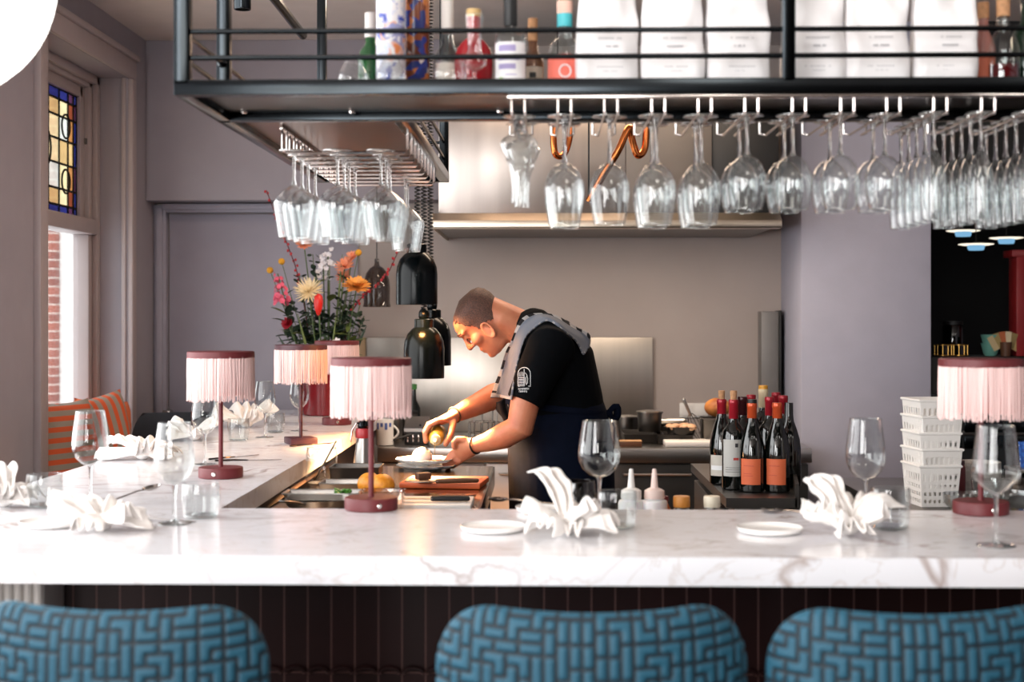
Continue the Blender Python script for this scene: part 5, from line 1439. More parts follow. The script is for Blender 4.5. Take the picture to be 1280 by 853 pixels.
# neck, trunk, legs
b_.limb([hd_(-.03, 0, .0), hd_(-.035, 0, -.06), loc(648, 409, .04), loc(672, 420, .03)], [(.055, .055), (.062, .060), (.066, .064), (.075, .062)], n=24)
b_.limb([loc(672, 420, .02), loc(688, 450, .02), loc(694, 500, .02), loc(700, 555, .02), loc(703, 600, .02)], [(.10, .06), (.15, .11), (.15, .14), (.145, .145), (.14, .14)], n=28)
for s, dx in ((-1, 6), (1, -6)):
    b_.limb([loc(703, 605, .02 + s * .085), loc(692 + dx, 740, .02 + s * .10), loc(706 + dx, 870, .02 + s * .11)], [.085, .058, .04], n=18)
    b_.limb([loc(708 + dx, 885, .02 + s * .11), loc(680 + dx, 891, .02 + s * .12), loc(655 + dx, 893, .02 + s * .125)], [(.035, .03), (.04, .025), (.035, .018)], n=14)
# near (left) arm
b_.limb([loc(690, 430, -.14), loc(672, 466, -.19), loc(656, 504, -.215), loc(650, 534, -.215), loc(630, 545, -.18), (loc(612, 552, -.14)), loc(595, 557, -.105)],
        [.055, .052, .050, .0475, .044, (.034, .035), (.023, .0265)], n=22)
# far (right) arm
b_.limb([loc(668, 425, .2), loc(655, 455, .23), loc(643, 486, .235), loc(617, 496, .17), loc(592, 508, .10), loc(569, 519, .03)],
        [.055, .052, .048, .0475, .038, (.024, .0265)], n=22)
def fing(pts, r0, r1):
    n_ = len(pts); b_.limb([loc(*p) for p in pts], [r0 + (r1 - r0) * i / (n_ - 1) for i in range(n_)], n=12)
# far hand curled round the bottle
b_.limb([loc(569, 519, .03), loc(560, 523, .005), loc(550, 527, -.012)], [(.028, .021), (.040, .018), (.044, .0145)], n=18)
for k, (dy, a, c, d, e) in enumerate(((-.052, (547, 527), (537, 532), (531.5, 542), (533, 552)), (-.029, (546, 526), (535.5, 530.5), (530.5, 541), (532, 552.5)), (-.006, (546, 526), (536, 531), (531.5, 541), (533, 551.5)), (.016, (547, 527), (538, 532), (533.5, 541), (535, 549.5)))):
    fing([(554, 526, dy * .7 - .0), (*a, dy), (*c, dy - .004), (*d, dy - .006), (*e, dy - .008)], .0105, .0082)
fing([(567, 523, .0), (566, 532, -.035), (563.5, 543, -.062), (559.5, 551, -.078), (557, 556, -.084)], .0135, .0092)
# near hand, fingers reaching down to the rim of the plate
b_.limb([loc(595, 557, -.105), loc(585, 560, -.085), loc(574, 566, -.068)], [(.021, .0265), (.017, .037), (.0145, .036)], n=18)
for a, c, d, e in (((570, 562, -.062), (563, 569, -.062), (558, 575.5, -.052), (555, 581, -.038)), ((572, 567, -.064), (564.5, 574, -.064), (559.5, 579.5, -.05), (557.5, 584, -.036)), ((576, 570.5, -.066), (569, 577, -.064), (564, 581.5, -.052), (561, 585, -.04)), ((580.5, 572.5, -.068), (574, 578, -.066), (569.5, 581.5, -.058), (566, 584, -.05))):
    fing([((a[0] + 585) / 2, (a[1] + 560) / 2, a[2] - .006), a, c, d, e], .0105, .0080)
fing([(588, 554, -.09), (579, 549.5, -.092), (571.5, 549, -.09), (567.5, 553.5, -.088), (567.5, 559, -.086)], .0135, .0095)
skin = bpy.data.materials.new('skin')
nt, N, L = nodes_of(skin); b = N['Principled BSDF']
tc = N.new('ShaderNodeTexCoord'); nz = N.new('ShaderNodeTexNoise'); nz.inputs['Scale'].default_value = 14; nz.inputs['Detail'].default_value = 6
rp = N.new('ShaderNodeValToRGB'); rp.color_ramp.elements[0].position = .3; rp.color_ramp.elements[1].position = .7
rp.color_ramp.elements[0].color = lin('#bb6c4e'); rp.color_ramp.elements[1].color = lin('#d08b68')
L.new(tc.outputs['Object'], nz.inputs['Vector']); L.new(nz.outputs['Fac'], rp.inputs[0]); L.new(rp.outputs[0], b.inputs['Base Color'])
n2 = N.new('ShaderNodeTexNoise'); n2.inputs['Scale'].default_value = 180; bp = N.new('ShaderNodeBump'); bp.inputs['Strength'].default_value = .12; bp.inputs['Distance'].default_value = .004
L.new(tc.outputs['Object'], n2.inputs['Vector']); L.new(n2.outputs['Fac'], bp.inputs['Height']); L.new(bp.outputs[0], b.inputs['Normal'])
b.inputs['Roughness'].default_value = .48; b.inputs['Subsurface Weight'].default_value = .12; b.inputs['Subsurface Radius'].default_value = (.02, .008, .004)
body = b_.build('body', skin, person, smooth=180)
melt(body, .0038, 5, .5)
# cropped hair: a shell over the skull ending at the hairline
m = MB(); rr = []
NT = 96
zz = [-.07 + .154 * j / 44 for j in range(45)]
vv = {}
for j, z in enumerate(zz):
    for k in range(NT):
        th = 2 * PI * k / NT
        q = head_pt(th, z, 1.012)
        vv[j, k] = (q[0], q[1], z)
def hair_in(p):
    f, s, z = p
    n_ = noise.noise(Vector((f * 60, s * 60, z * 60))) * .010
    if z > .055: lim = .062
    elif z > .02: lim = .045 + (z - .02) * .3
    elif z > -.035: lim = .022 + (z + .035) * .3
    else: lim = -.016 - (-.035 - z) * .7
    return f + n_ < lim
bv = {}
def gv(j, k):
    k %= NT
    if (j, k) not in bv: bv[j, k] = m.bm.verts.new(hd_(*vv[j, k]))
    return bv[j, k]
for j in range(44):
    for k in range(NT):
        if hair_in(vv[j, k]) and hair_in(vv[j + 1, (k + 1) % NT]):
            m.bm.faces.new((gv(j, k), gv(j, k + 1), gv(j + 1, k + 1), gv(j + 1, k)))
topv = m.bm.verts.new(hd_(-.007, 0, .091))
for k in range(NT): m.bm.faces.new((gv(44, k), gv(44, k + 1), topv))
hm = ramp_mat('cropped_hair', 'Noise', [(.35, '#46302a'), (.68, '#6b4a3b')], .7, Scale=260.0, Detail=2.0, bump=.3)
hair = m.build('hair', hm, person, smooth=180)
md = hair.modifiers.new('t', 'SOLIDIFY'); md.thickness = .002; md.offset = 0
freeze(hair)
# eyebrow and lashes on the visible side
for s in (-1, 1):
    m = MB(); m.limb([hd_(.0985, s * .012, .021), hd_(.0955, s * .032, .0275), hd_(.079, s * .056, .021)], [(.002, .0035), (.002, .004), (.0015, .003)], ref=tuple(f_), n=8); m.build('eyebrow', hm, person)
    m = MB(); m.limb([hd_(.0905, s * .022, -.008), hd_(.0895, s * .034, -.010), hd_(.083, s * .046, -.008)], [.0013, .0016, .0012], ref=tuple(f_), n=6); m.build('eyelashes', M['black_matte'], person)
# T-shirt
m = MB()
m.limb([loc(668, 413, .03), loc(674, 422, .02), loc(689, 450, .02), loc(694, 500, .02), loc(700, 545, .02)], [(.095, .078), (.165, .118), (.185, .150), (.175, .166), (.168, .168)], n=36)
m.limb([loc(686, 428, -.08), loc(690, 432, -.15), loc(672, 466, -.195), loc(656, 503, -.215)], [.075, .082, .071, .063], n=26, round_ends=False)
m.limb([loc(672, 425, .1), loc(668, 427, .2), loc(655, 455, .23), loc(648, 478, .235)], [.075, .077, .067, .06], n=26, round_ends=False)
shirt = m.build('t_shirt', mat('black_jersey', '#06080b', .9, var=.12, scale=40, bump=.25, bscale=26, Specular_IOR_Level=.08), person, smooth=180)
melt(shirt, .0065, 4, .5)
# apron with its strings and bow
m = MB()
m.limb([loc(695, 510, .02), loc(698, 530, .02), loc(701, 570, .02), loc(703, 640, .02), loc(702, 760, .02)], [(.172, .168), (.182, .178), (.19, .186), (.195, .186), (.20, .18)], n=40, round_ends=False)
apron = m.build('apron', mat('navy_apron', '#090f1e', .9, var=.12, scale=30, bump=.3, bscale=12, Specular_IOR_Level=.08), person, smooth=180)
melt(apron, .008, 5, .5)
m = MB()
m.tube([loc(695, 512, .02) + Vector((.174 * math.cos(2 * PI * k / 40), .18 * math.sin(2 * PI * k / 40), .012 - .02 * math.cos(2 * PI * k / 40))) for k in range(40)], [(.011, .003)] * 40, 8, closed=True)
bw_ = loc(761, 517, .0)
m.ell(bw_, (.014, .016, .014))
for s in (-1, 1):
    m.tube([bw_ + Vector((.034 * math.sin(PI * t / 10) * (1 if s < 0 else .8), s * .01 - .03 * s * math.sin(2 * PI * t / 10) * .5, (.025 * s) * math.sin(2 * PI * t / 10) + .004)) for t in range(11)], [(.004, .010)] * 11, 8)
    m.limb([bw_, bw_ + Vector((.02, -.02 * s, -.05)), bw_ + Vector((.015, -.03 * s, -.12))], [(.009, .003)] * 3, n=8)
m.build('apron_strings', bpy.data.materials['navy_apron'], person)
m = MB()
for s, dx in ((-1, 6), (1, -6)):
    m.limb([loc(703, 600, .02 + s * .085), loc(692 + dx, 740, .02 + s * .10), loc(706 + dx, 868, .02 + s * .11)], [.098, .075, .062], n=20)
m.build('trousers', mat('black_trousers', '#111216', .85), person)
for s, dx in ((-1, 6), (1, -6)):
    m = MB(); m.limb([loc(710 + dx, 884, .02 + s * .11), loc(685 + dx, 890, .02 + s * .12), loc(652 + dx, 894, .02 + s * .125)], [(.043, .04), (.048, .032), (.042, .022)], n=16); m.build('shoe', M['black_matte'], person)
# bracelets
def bracelet(c, axis, r, lab=None):
    ax = axis.normalized(); a = ax.orthogonal().normalized(); bb_ = ax.cross(a)
    m = MB(); m.tube([c + a * (r * math.cos(2 * PI * k / 28)) + bb_ * (r * math.sin(2 * PI * k / 28)) for k in range(28)], .0034, 8, closed=True)
    return m.build('bracelet', M['black_matte'], person)
bracelet(loc(594, 557.5, -.104), loc(612, 552, -.14) - loc(595, 557, -.105), .0275)
bracelet(loc(568, 519, .028), loc(592, 508, .10) - loc(569, 519, .03), .0275)
# ---- surface finder for what lies on the clothes
from mathutils.bvhtree import BVHTree
bpy.context.view_layer.update()
def bvh_of(o):
    me = o.data; return BVHTree.FromPolygons([v.co for v in me.vertices], [tuple(p.vertices) for p in me.polygons])
BS, BB = bvh_of(shirt), bvh_of(body)
CAMP = Vector((0, 0, CAM_Z)) - PO
def surf(px, py, trees, off):
    d = (ch(px, py) - Vector((0, 0, CAM_Z))).normalized()
    best = None
    for t in trees:
        h = t.ray_cast(CAMP, d)
        if h[0] is not None and (best is None or h[3] < best): best = h[3]
    return None if best is None else CAMP + d * (best - off)
# emblem printed on the sleeve: an arch with cutlery over two short lines of lettering
ink_w = mat('white_print', '#d9dadb', .7)
m = MB()
def stroke(pts, r=.0011):
    q = [surf(x, y, [BS], .0008) for x, y in pts]; q = [a for a in q if a is not None]
    if len(q) > 1: m.tube(q, r, 5)
x0, x1, yt, yb2 = 647.6, 663.0, 467.5, 483
cx_ = (x0 + x1) / 2
arc = [(x0, yb2), (x0, yt)] + [(cx_ - (x1 - x0) / 2 * math.cos(PI * k / 10), yt - 8.0 * math.sin(PI * k / 10)) for k in range(1, 10)] + [(x1, yt), (x1, yb2), (x0, yb2)]
stroke(arc, .0013)
stroke([(655.2, 461.5), (655.2, 483)], .0014)
for x in (649.4, 651, 652.6, 654): stroke([(x, 464.5 + abs(x - 652) * .5), (x, 471)], .0008)      # tines
for k in range(6): stroke([(648.5, 472.5 + k * 2), (654.8, 472.5 + k * 2)], .0011)
stroke([(656.4, 466), (658.6, 469), (659.8, 474), (659.4, 479), (658, 481.5), (656.8, 478), (656.6, 472)], .0009)  # spoon
stroke([(658, 470), (658.1, 480)], .0007)
rnd = random.Random(5)
for (yy, xa, xb) in ((486.3, 648, 661), (489.6, 649, 658.5)):
    x = xa
    while x < xb:
        w2 = rnd.uniform(.8, 1.5)
        stroke([(x, yy - 1.1), (x, yy + 1.1)], .0007); stroke([(x, yy + rnd.choice((-1, 0, 1))), (x + w2 * .7, yy + rnd.choice((-1, 0, 1)))], .0006)
        x += w2
m.build('emblem', ink_w, shirt)
# ---- towel over the shoulder
edge = [((613, 497), (639, 500)), ((619, 480), (641.5, 482)), ((626, 462), (644.5, 465)), ((632, 444), (648, 449)), ((638, 428), (653, 433)), ((645, 412), (660, 418)), ((654, 398), (671, 407)),
        ((667, 391), (686, 402)), ((689, 394), (703, 411)), ((709, 402), (717, 424)), ((725, 411), (725, 435)), ((737, 420), (729, 442)), ((737, 432), (732, 441))]
dyd = [-.18, -.17, -.16, -.14, -.12, -.10, -.08, -.06, -.06, -.07, -.08, -.08, -.08]
rows_ = []
for (a, c), dd in zip(edge, dyd):
    row = []
    for k in range(7):
        t = k / 6
        px, py = a[0] + (c[0] - a[0]) * t, a[1] + (c[1] - a[1]) * t
        h = surf(px, py, [BS, BB], .013)
        row.append((px, py, h))
    rows_.append(row)
for r_, dd in zip(rows_, dyd):
    hs = [(k, x[2]) for k, x in enumerate(r_) if x[2] is not None]
    for k in range(7):
        px, py, h = r_[k]
        if h is None:
            if hs:
                kk, hh = min(hs, key=lambda q: abs(q[0] - k)); yy = hh.y + PO.y
            else: yy = YC + dd
            h = P(px, py, yy) - PO
        r_[k] = h
for _ in range(4):   # relax
    old = [[q.copy() for q in r_] for r_ in rows_]
    for i in range(len(rows_)):
        for k in range(7):
            nb = [old[a][c].y for a, c in ((i - 1, k), (i + 1, k), (i, k - 1), (i, k + 1)) if 0 <= a < len(rows_) and 0 <= c < 7]
            y_ = (old[i][k].y + min(old[i][k].y, sum(nb) / len(nb))) / 2
            s_ = (y_ + PO.y) / (old[i][k].y + PO.y)
            rows_[i][k] = CAMP + (old[i][k] - CAMP) * s_
def cr(a, b, c, d, t): return .5 * ((2 * b) + (c - a) * t + (2 * a - 5 * b + 4 * c - d) * t * t + (3 * b - a - 3 * c + d) * t ** 3)
def towel_pt(u, v):
    n_ = len(rows_); x = v * (n_ - 1); i = min(int(x), n_ - 2); t = x - i
    def at(i, uu):
        i = max(0, min(n_ - 1, i)); y = uu * 6; k = min(int(y), 5); return rows_[i][k].lerp(rows_[i][k + 1], y - k)
    p = cr(at(i - 1, u), at(i, u), at(i + 1, u), at(i + 2, u), t)
    return p + PO + Vector((0, -.004 * (1 + math.sin(u * 9 + v * 4)), 0)) + Vector((0, 0, .003 * math.sin(v * 30 + u * 3)))
tw = MB(); g = tw.grid(26, 90, towel_pt)
tm = bpy.data.materials.new('checked_towel')
nt, N, L = nodes_of(tm); b = N['Principled BSDF']; b.inputs['Roughness'].default_value = .95
uvn = N.new('ShaderNodeAttribute'); uvn.attribute_name = 'weave'
rpt = N.new('ShaderNodeValToRGB'); rpt.color_ramp.interpolation = 'CONSTANT'; e = rpt.color_ramp.elements
e[0].color = lin('#767c88'); e[0].position = 0; e[1].color = lin('#17171c'); e[1].position = .5
x = e.new(.25); x.color = lin('#b9b4b1')
nzt = N.new('ShaderNodeTexNoise'); nzt.inputs['Scale'].default_value = 350
mt_ = N.new('ShaderNodeMix'); mt_.data_type = 'RGBA'; mt_.blend_type = 'MULTIPLY'; mt_.inputs[0].default_value = .5
L.new(uvn.outputs['Fac'], rpt.inputs[0]); L.new(rpt.outputs[0], mt_.inputs[6]); L.new(nzt.outputs['Fac'], mt_.inputs[7]); L.new(mt_.outputs[2], b.inputs['Base Color'])
order = {v: (i, j) for j, row in enumerate(g) for i, v in enumerate(row)}
uvl = [order[v] for v in tw.bm.verts]
towel = tw.build('kitchen_towel', tm, None, smooth=180)
a_ = towel.data.attributes.new('weave', 'FLOAT', 'POINT')
for k, (i, j) in enumerate(uvl):
    chk = 0.0
    if i <= 5: chk = .75 if (j // 4) % 2 == 0 else .3
    elif i >= 25: chk = .3 if (j // 2) % 2 else 0
    if j < 3: chk = .3
    a_.data[k].value = chk
md = towel.modifiers.new('t', 'SOLIDIFY'); md.thickness = .006; md.offset = 0
freeze(towel)
tag(towel, 'grey towel with a checked border draped over the shoulder of the cook', 'towel')
m = MB()
dpts = [(617, 499), (620, 506), (624, 513), (630, 520), (633, 527)]
def dark_end(u, v):
    i = min(int(v * 4), 3); t = v * 4 - i
    cx_, cy_ = dpts[i][0] + (dpts[i + 1][0] - dpts[i][0]) * t, dpts[i][1] + (dpts[i + 1][1] - dpts[i][1]) * t
    hw = 11 * (1 - .45 * v)
    base = rows_[0][3].y + PO.y
    return P(cx_ + hw * (u * 2 - .3) * .8, cy_ + 4 * math.sin(u * 4), base + .012 + .012 * math.sin(u * 8 + v * 3))
m.grid(16, 22, dark_end)
o = m.build('dark_border', mat('dark_towel_end', '#1a1618', .95), None, smooth=180)
md = o.modifiers.new('t', 'SOLIDIFY'); md.thickness = .005; freeze(o)
o.parent = towel
# ---- bottle in his right hand
p0, p1_ = ch(548.5, 540, .03), ch(545, 549, -.075)
ax = (p1_ - p0).normalized()
t_ = thing('squeeze_bottle', 'yellow squeeze bottle held upside down in the hand of the cook', 'squeeze bottle', p0)
t_.rotation_mode = 'QUATERNION'; t_.rotation_quaternion = ax.to_track_quat('Z', 'Y')
yel = mat('yellow_oil_bottle', '#c9a436', .3, Transmission_Weight=.25)
h = (p1_ - p0).length
m = MB(); m.lathe([(0, 0), (.022, 0), (.026, .004), (.0265, h - .012), (.024, h - .002), (.018, h + .004), (0, h + .004)], 30); m.build('body', yel, t_)
m = MB(); m.lathe([(0, h + .003), (.0175, h + .003), (.018, h + .014), (.013, h + .018), (.006, h + .022), (.003, h + .05), (0, h + .05)], 26); m.build('nozzle_cap', mat('cream_nozzle', '#e9dcae', .4), t_)
bpy.context.view_layer.update()
tip = p0 + ax * (h + .05)
m = MB(); m.tube([tip, tip + Vector((0, 0, -.03)), tip + Vector((.0005, 0, -.062))], .0009, 6)
o = m.build('oil_drip', mat('oil', '#b98b30', .1), t_)
o.matrix_parent_inverse = t_.matrix_world.inverted()
# ================================================================== flowers in the red vase
VY = 6.72
vb = on(407, 519); vb.z = ZT + .0006
VY = vb.y
va = thing('vase', 'red vase of mixed flowers at the end of the left counter', 'vase', vb)
m = MB(); m.lathe([(0, 0), (.10, 0), (.108, .006), (.115, .12), (.12, .27), (.124, .29), (.12, .29), (.116, .27), (.11, .12), (.095, .012), (0, .012)], 40)
m.build('vase_body', mat('red_glazed_vase', '#70111a', .2), va)
m = MB(); m.tube([(-.1 - .03 * math.sin(PI * t / 10), 0, .09 + .12 * t / 10) for t in range(11)], .008, 8); m.build('handle', M['black_matte'], va)
GF = 'flowers standing in the red vase'
stemc = mat('flower_stem', '#4b5f33', .55, var=.2)
def stem_path(px, py, dy, base=None, bend=.0):
    tip = P(px, py, VY + dy)
    rx = base if base is not None else (px - 398) * .0006
    root = Vector((vb.x + max(-.07, min(.07, rx)), vb.y + max(-.06, min(.06, dy * .5)), vb.z + .02))
    mid = root.lerp(tip, .5) + Vector((bend, 0, .03))
    return [root.lerp(mid, 0), (root * .25 + mid * .5 + root.lerp(tip, .25) * .25), mid, (mid * .5 + tip * .25 + root.lerp(tip, .75) * .25), tip], root, tip
def flower(name, lab, px, py, dy=0, r=.003, bend=0, cat='flower', sm=None, leaves=0, base=None, seed=0):
    pts, root, tip = stem_path(px, py, dy, base, bend)
    t_ = thing(name, lab, cat, root, 0, GF)
    m = MB(); m.tube([p - root for p in pts], r, 7); m.build('stem', sm or stemc, t_)
    rnd = random.Random(seed + 77)
    for k in range(leaves):
        t = rnd.uniform(.45, .95); i = min(int(t * 4), 3); q = pts[i].lerp(pts[i + 1], t * 4 - i) - root
        leaf(t_, q, rnd.uniform(0, 2 * PI), rnd.uniform(-.1, .9), rnd.uniform(.05, .1), rnd.uniform(.010, .018))
    return t_, tip - root
def leaf(par, q, az, el, ln, wd, mt=None):
    m = MB()
    d = Vector((math.cos(az) * math.cos(el), math.sin(az) * math.cos(el), math.sin(el)))
    s = Vector((-math.sin(az), math.cos(az), 0)); n_ = d.cross(s)
    def f(u, v):
        w2 = wd * math.sin(PI * min(1, v * .93 + .05)) ** .8
        return q + d * (ln * v) + s * ((u - .5) * 2 * w2) + Vector((0, 0, -.35 * ln * v * v)) + n_ * (-.25 * w2 * abs((u - .5) * 2))
    m.grid(5, 9, f)
    return m.build('leaf', mt or M['leaf'], par, smooth=80)
def petals(m, c, axis, n, r0, ln, wd, curl, rnd, tilt=0.0, thick=.0):
    ax = axis.normalized(); a = ax.orthogonal().normalized(); b = ax.cross(a)
    for k in range(n):
        th = 2 * PI * k / n + rnd.uniform(-.12, .12); d = a * math.cos(th) + b * math.sin(th); s = ax.cross(d)
        l2 = ln * rnd.uniform(.85, 1.1); ti = tilt + rnd.uniform(-.12, .12)
        m.grid(4, 6, lambda u, v: c + d * (r0 + l2 * v * math.cos(ti)) + ax * (l2 * v * math.sin(ti) + curl * l2 * v * v) + s * ((u - .5) * 2 * wd * math.sin(PI * (v * .8 + .15)) ** .7) + ax * (.15 * wd * abs(u - .5)))
pk_ = mat('pink_petal', '#e2607c', .6, var=.2, scale=40); cor = mat('coral_petal', '#e89a78', .6, var=.15, scale=40); org = mat('orange_petal', '#e8a04a', .6, var=.15, scale=40)
crm = mat('cream_petal', '#ecd9b0', .6, var=.12, scale=40); whp = mat('white_petal', '#d9d6da', .6); redp = mat('red_petal', '#d3261f', .3, var=.1); yelp = mat('yellow_pompom', '#d89a1f', .7, var=.2, scale=300, bump=.4, bscale=500)
rnd = random.Random(21)
t_, q = flower('stock_flower', 'pink stock flower leaning out to the left', 347, 342, -.05, leaves=3, bend=-.02, seed=1)
m = MB()
for k in range(46):
    t = rnd.random(); c = q + Vector((.05 * (t) * .55, rnd.uniform(-.02, .02), -.145 * t))
    rr_ = .012 + .022 * t; a = rnd.uniform(0, 2 * PI)
    c += Vector((rr_ * math.cos(a), rr_ * math.sin(a), rnd.uniform(-.005, .005)))
    petals(m, c, Vector((math.cos(a), math.sin(a) - .4, .4)), 5, .001, .008 + .008 * t, .006 + .004 * t, -.2, rnd, .5)
m.build('blossoms', pk_, t_, smooth=80)
for (px, py, dy, lb) in ((352, 327, 0, 'yellow ball flower high above the pink stock'), (337.5, 338, .03, 'yellow ball flower at the far left of the bouquet'), (448, 316, -.03, 'orange yellow ball flower at the top right under the hanging glasses')):
    t_, q = flower('ball_flower', lb, px, py, dy, .0018, seed=int(px))
    m = MB(); m.ell(q, (.016, .016, .0155), u=20, v=14); m.build('pompom', yelp, t_)
t_, q = flower('spider_chrysanthemum', 'cream spider chrysanthemum in the middle of the bouquet', 386, 364, -.12, leaves=3, seed=5)
m = MB()
for lay, (n_, ti, ln) in enumerate(((26, -.25, .066), (24, .15, .062), (18, .6, .05), (12, 1.1, .03))):
    petals(m, q, Vector((-.1, -.75, .6)), n_, .006, ln, .0036, .25, rnd, ti)
m.build('bloom', crm, t_, smooth=80)
t_, q = flower('red_bud', 'glossy red drooping bloom below the cream chrysanthemum', 398, 372, -.14, leaves=1, seed=6)
m = MB(); m.lathe([(0, -.085), (.008, -.078), (.018, -.05), (.022, -.02), (.019, .004), (.009, .016), (0, .018)], 24, Matrix.Translation(q)); m.build('bloom', redp, t_)
t_, q = flower('orange_chrysanthemum', 'large orange ruffled flower at the right of the bouquet', 446, 358, -.10, leaves=3, bend=.02, seed=7)
m = MB()
for (n_, ti, ln, r0) in ((20, -.05, .062, .006), (18, .25, .055, .006), (16, .55, .045, .004), (12, .9, .03, .002), (8, 1.2, .018, 0)): petals(m, q, Vector((.1, -.45, .85)), n_, r0, ln, .011, .1, rnd, ti)
m.build('bloom', org, t_, smooth=80)
for (px, py, dy, lb, s) in ((431, 333, .0, 'coral flower below the ball flower at the top right', 1.0), (440, 322, .03, 'small coral flower at the top right of the bouquet', .7), (430, 347, .04, 'dusty coral flower above the orange ruffled one', .9), (380, 306, .05, 'salmon flower right under the hanging glasses at the left', .9)):
    t_, q = flower('coral_flower', lb, px, py, dy, leaves=2, seed=int(px + py))
    m = MB()
    for (n_, ti, ln) in ((14, .1, .045), (12, .5, .04), (8, .9, .028)): petals(m, q, Vector((rnd.uniform(-.4, .4), -.6, .6)), n_, .003, ln * s, .007 * s, .2, rnd, ti)
    m.build('bloom', cor, t_, smooth=80)
for (px, py, lb) in ((410, 316, 'white larkspur at the top of the bouquet'), (404, 332, 'lower white larkspur beside the dark sprigs')):
    t_, q = flower('larkspur', lb, px, py, .03, leaves=1, seed=int(px))
    m = MB()
    for k in range(13):
        c = q + Vector((rnd.uniform(-.03, .03), rnd.uniform(-.02, .02), rnd.uniform(-.06, .02)))
        petals(m, c, Vector((rnd.uniform(-.6, .6), -1, rnd.uniform(-.2, .7))), 5, .001, .014, .006, .1, rnd, .3)
    m.build('blossoms', whp, t_, smooth=80)
t_, q = flower('red_carnation', 'dark red flower low at the left of the bouquet', 360, 405, -.08, leaves=2, seed=9)
m = MB()
for (n_, ti, ln) in ((12, .0, .03), (10, .5, .028), (8, 1.0, .02)): petals(m, q, Vector((-.5, -.7, .4)), n_, .002, ln, .010, .2, rnd, ti)
m.build('bloom', mat('dark_red_petal', '#a3192c', .6), t_, smooth=80)
t_, q = flower('white_sprig', 'tiny white flower low at the right rim of the vase', 421, 428, -.12, seed=10)
m = MB(); petals(m, q, Vector((.2, -1, .3)), 6, .002, .022, .007, .1, rnd, .2); m.build('bloom', whp, t_, smooth=80)
def branch(lab, path, dy):
    pts = [P(x, y, VY + dy) for x, y in path]
    root = Vector((vb.x + (.03 if path[0][0] > 398 else -.03), vb.y + .02, vb.z + .02))
    pts = pts + [root.lerp(pts[-1], .5) + Vector((0, 0, .02)), root]
    t_ = thing('berry_branch', lab, 'branch', root, 0, GF)
    m = MB(); m.tube([p - root for p in pts], [.0022 + .0012 * i / len(pts) for i in range(len(pts))], 7); m.build('twig', mat('red_twig', '#5a1a20', .6), t_)
    rb = random.Random(4); m = MB()
    for i in range(len(path) - 1):
        for k in range(7):
            c = pts[i].lerp(pts[i + 1], (k + rb.random()) / 7) - root + Vector((rb.uniform(-.009, .009), rb.uniform(-.009, .009), rb.uniform(-.004, .008)))
            m.ell(c, (.0058, .0058, .007), u=8, v=6)
    o = m.build('berries', mat('red_berry', '#b3202c', .4, var=.2), t_); o['kind'] = 'stuff'
branch('tall red berry branch rising left of the hanging glasses', [(333, 238), (345, 270), (357, 300), (369, 332), (377, 362)], .05)
branch('red berry branch arching out to the right of the bouquet', [(498, 314), (487, 338), (472, 356), (452, 372), (438, 392)], .0)
for i, (px, py, dy, n_, lb) in enumerate(((391, 318, .04, 26, 'dark small leaved sprig at the top of the bouquet'), (374, 343, .06, 24, 'dark small leaved sprig behind the cream chrysanthemum'), (455, 395, -.02, 26, 'dark leafy sprig leaning right over the vase rim'), (424, 362, .08, 20, 'dark leafy sprig in the back of the bouquet'), (352, 372, .04, 18, 'dark leafy sprig behind the pink stock'), (440, 372, .09, 22, 'dark leafy sprig behind the orange ruffled flower'))):
    t_, q = flower('foliage_sprig', lb, px, py, dy, .002, cat='foliage', leaves=0, seed=i)
    rl = random.Random(30 + i); pts = stem_path(px, py, dy)[0]; root = Vector(t_.location); m = MB()
    for k in range(n_ * 2):
        t = .35 + .65 * k / (n_ * 2); j = min(int(t * 4), 3); c = pts[j].lerp(pts[j + 1], t * 4 - j) - root
        a = rl.uniform(0, 2 * PI); c += Vector((.022 * math.cos(a), .022 * math.sin(a), rl.uniform(-.01, .015)))
        m.ell(c, (.015, .009, .0015), rot=(rl.uniform(-1, 1), rl.uniform(-1, 1), a), u=8, v=5)
    o = m.build('leaves', M['leaf'], t_); o['kind'] = 'stuff'
for i, (px, py, dy, lb) in enumerate(((348, 420, -.1, 'long green blade leaf hanging low at the left of the vase'), (362, 432, -.13, 'short green blade leaf curling over the left rim of the vase'), (412, 330, .02, 'tall grass blade in the middle of the bouquet'), (428, 318, .0, 'tall slanting grass blade at the top right of the bouquet'), (420, 395, -.12, 'olive stem leaning right in front of the bouquet'), (372, 392, -.13, 'thick olive stem crossing the left front of the bouquet'), (458, 408, -.06, 'green blade leaf reaching right over the vase rim'))):
    pts, root, tip = stem_path(px, py, dy, bend=.0)
    t_ = thing('leaf_blade', lb, 'foliage', root, 0, GF)
    m = MB(); n_ = 5
    wd = .013 if i in (0, 1, 6) else .006
    m.tube([p - root for p in pts], [(wd * .35, .0016), (wd * .5, .0016), (wd, .0016), (wd, .0016), (.0012, .0008)], 8); m.build('blade', M['leaf'] if i < 2 or i == 6 else M['leaf_l'], t_)
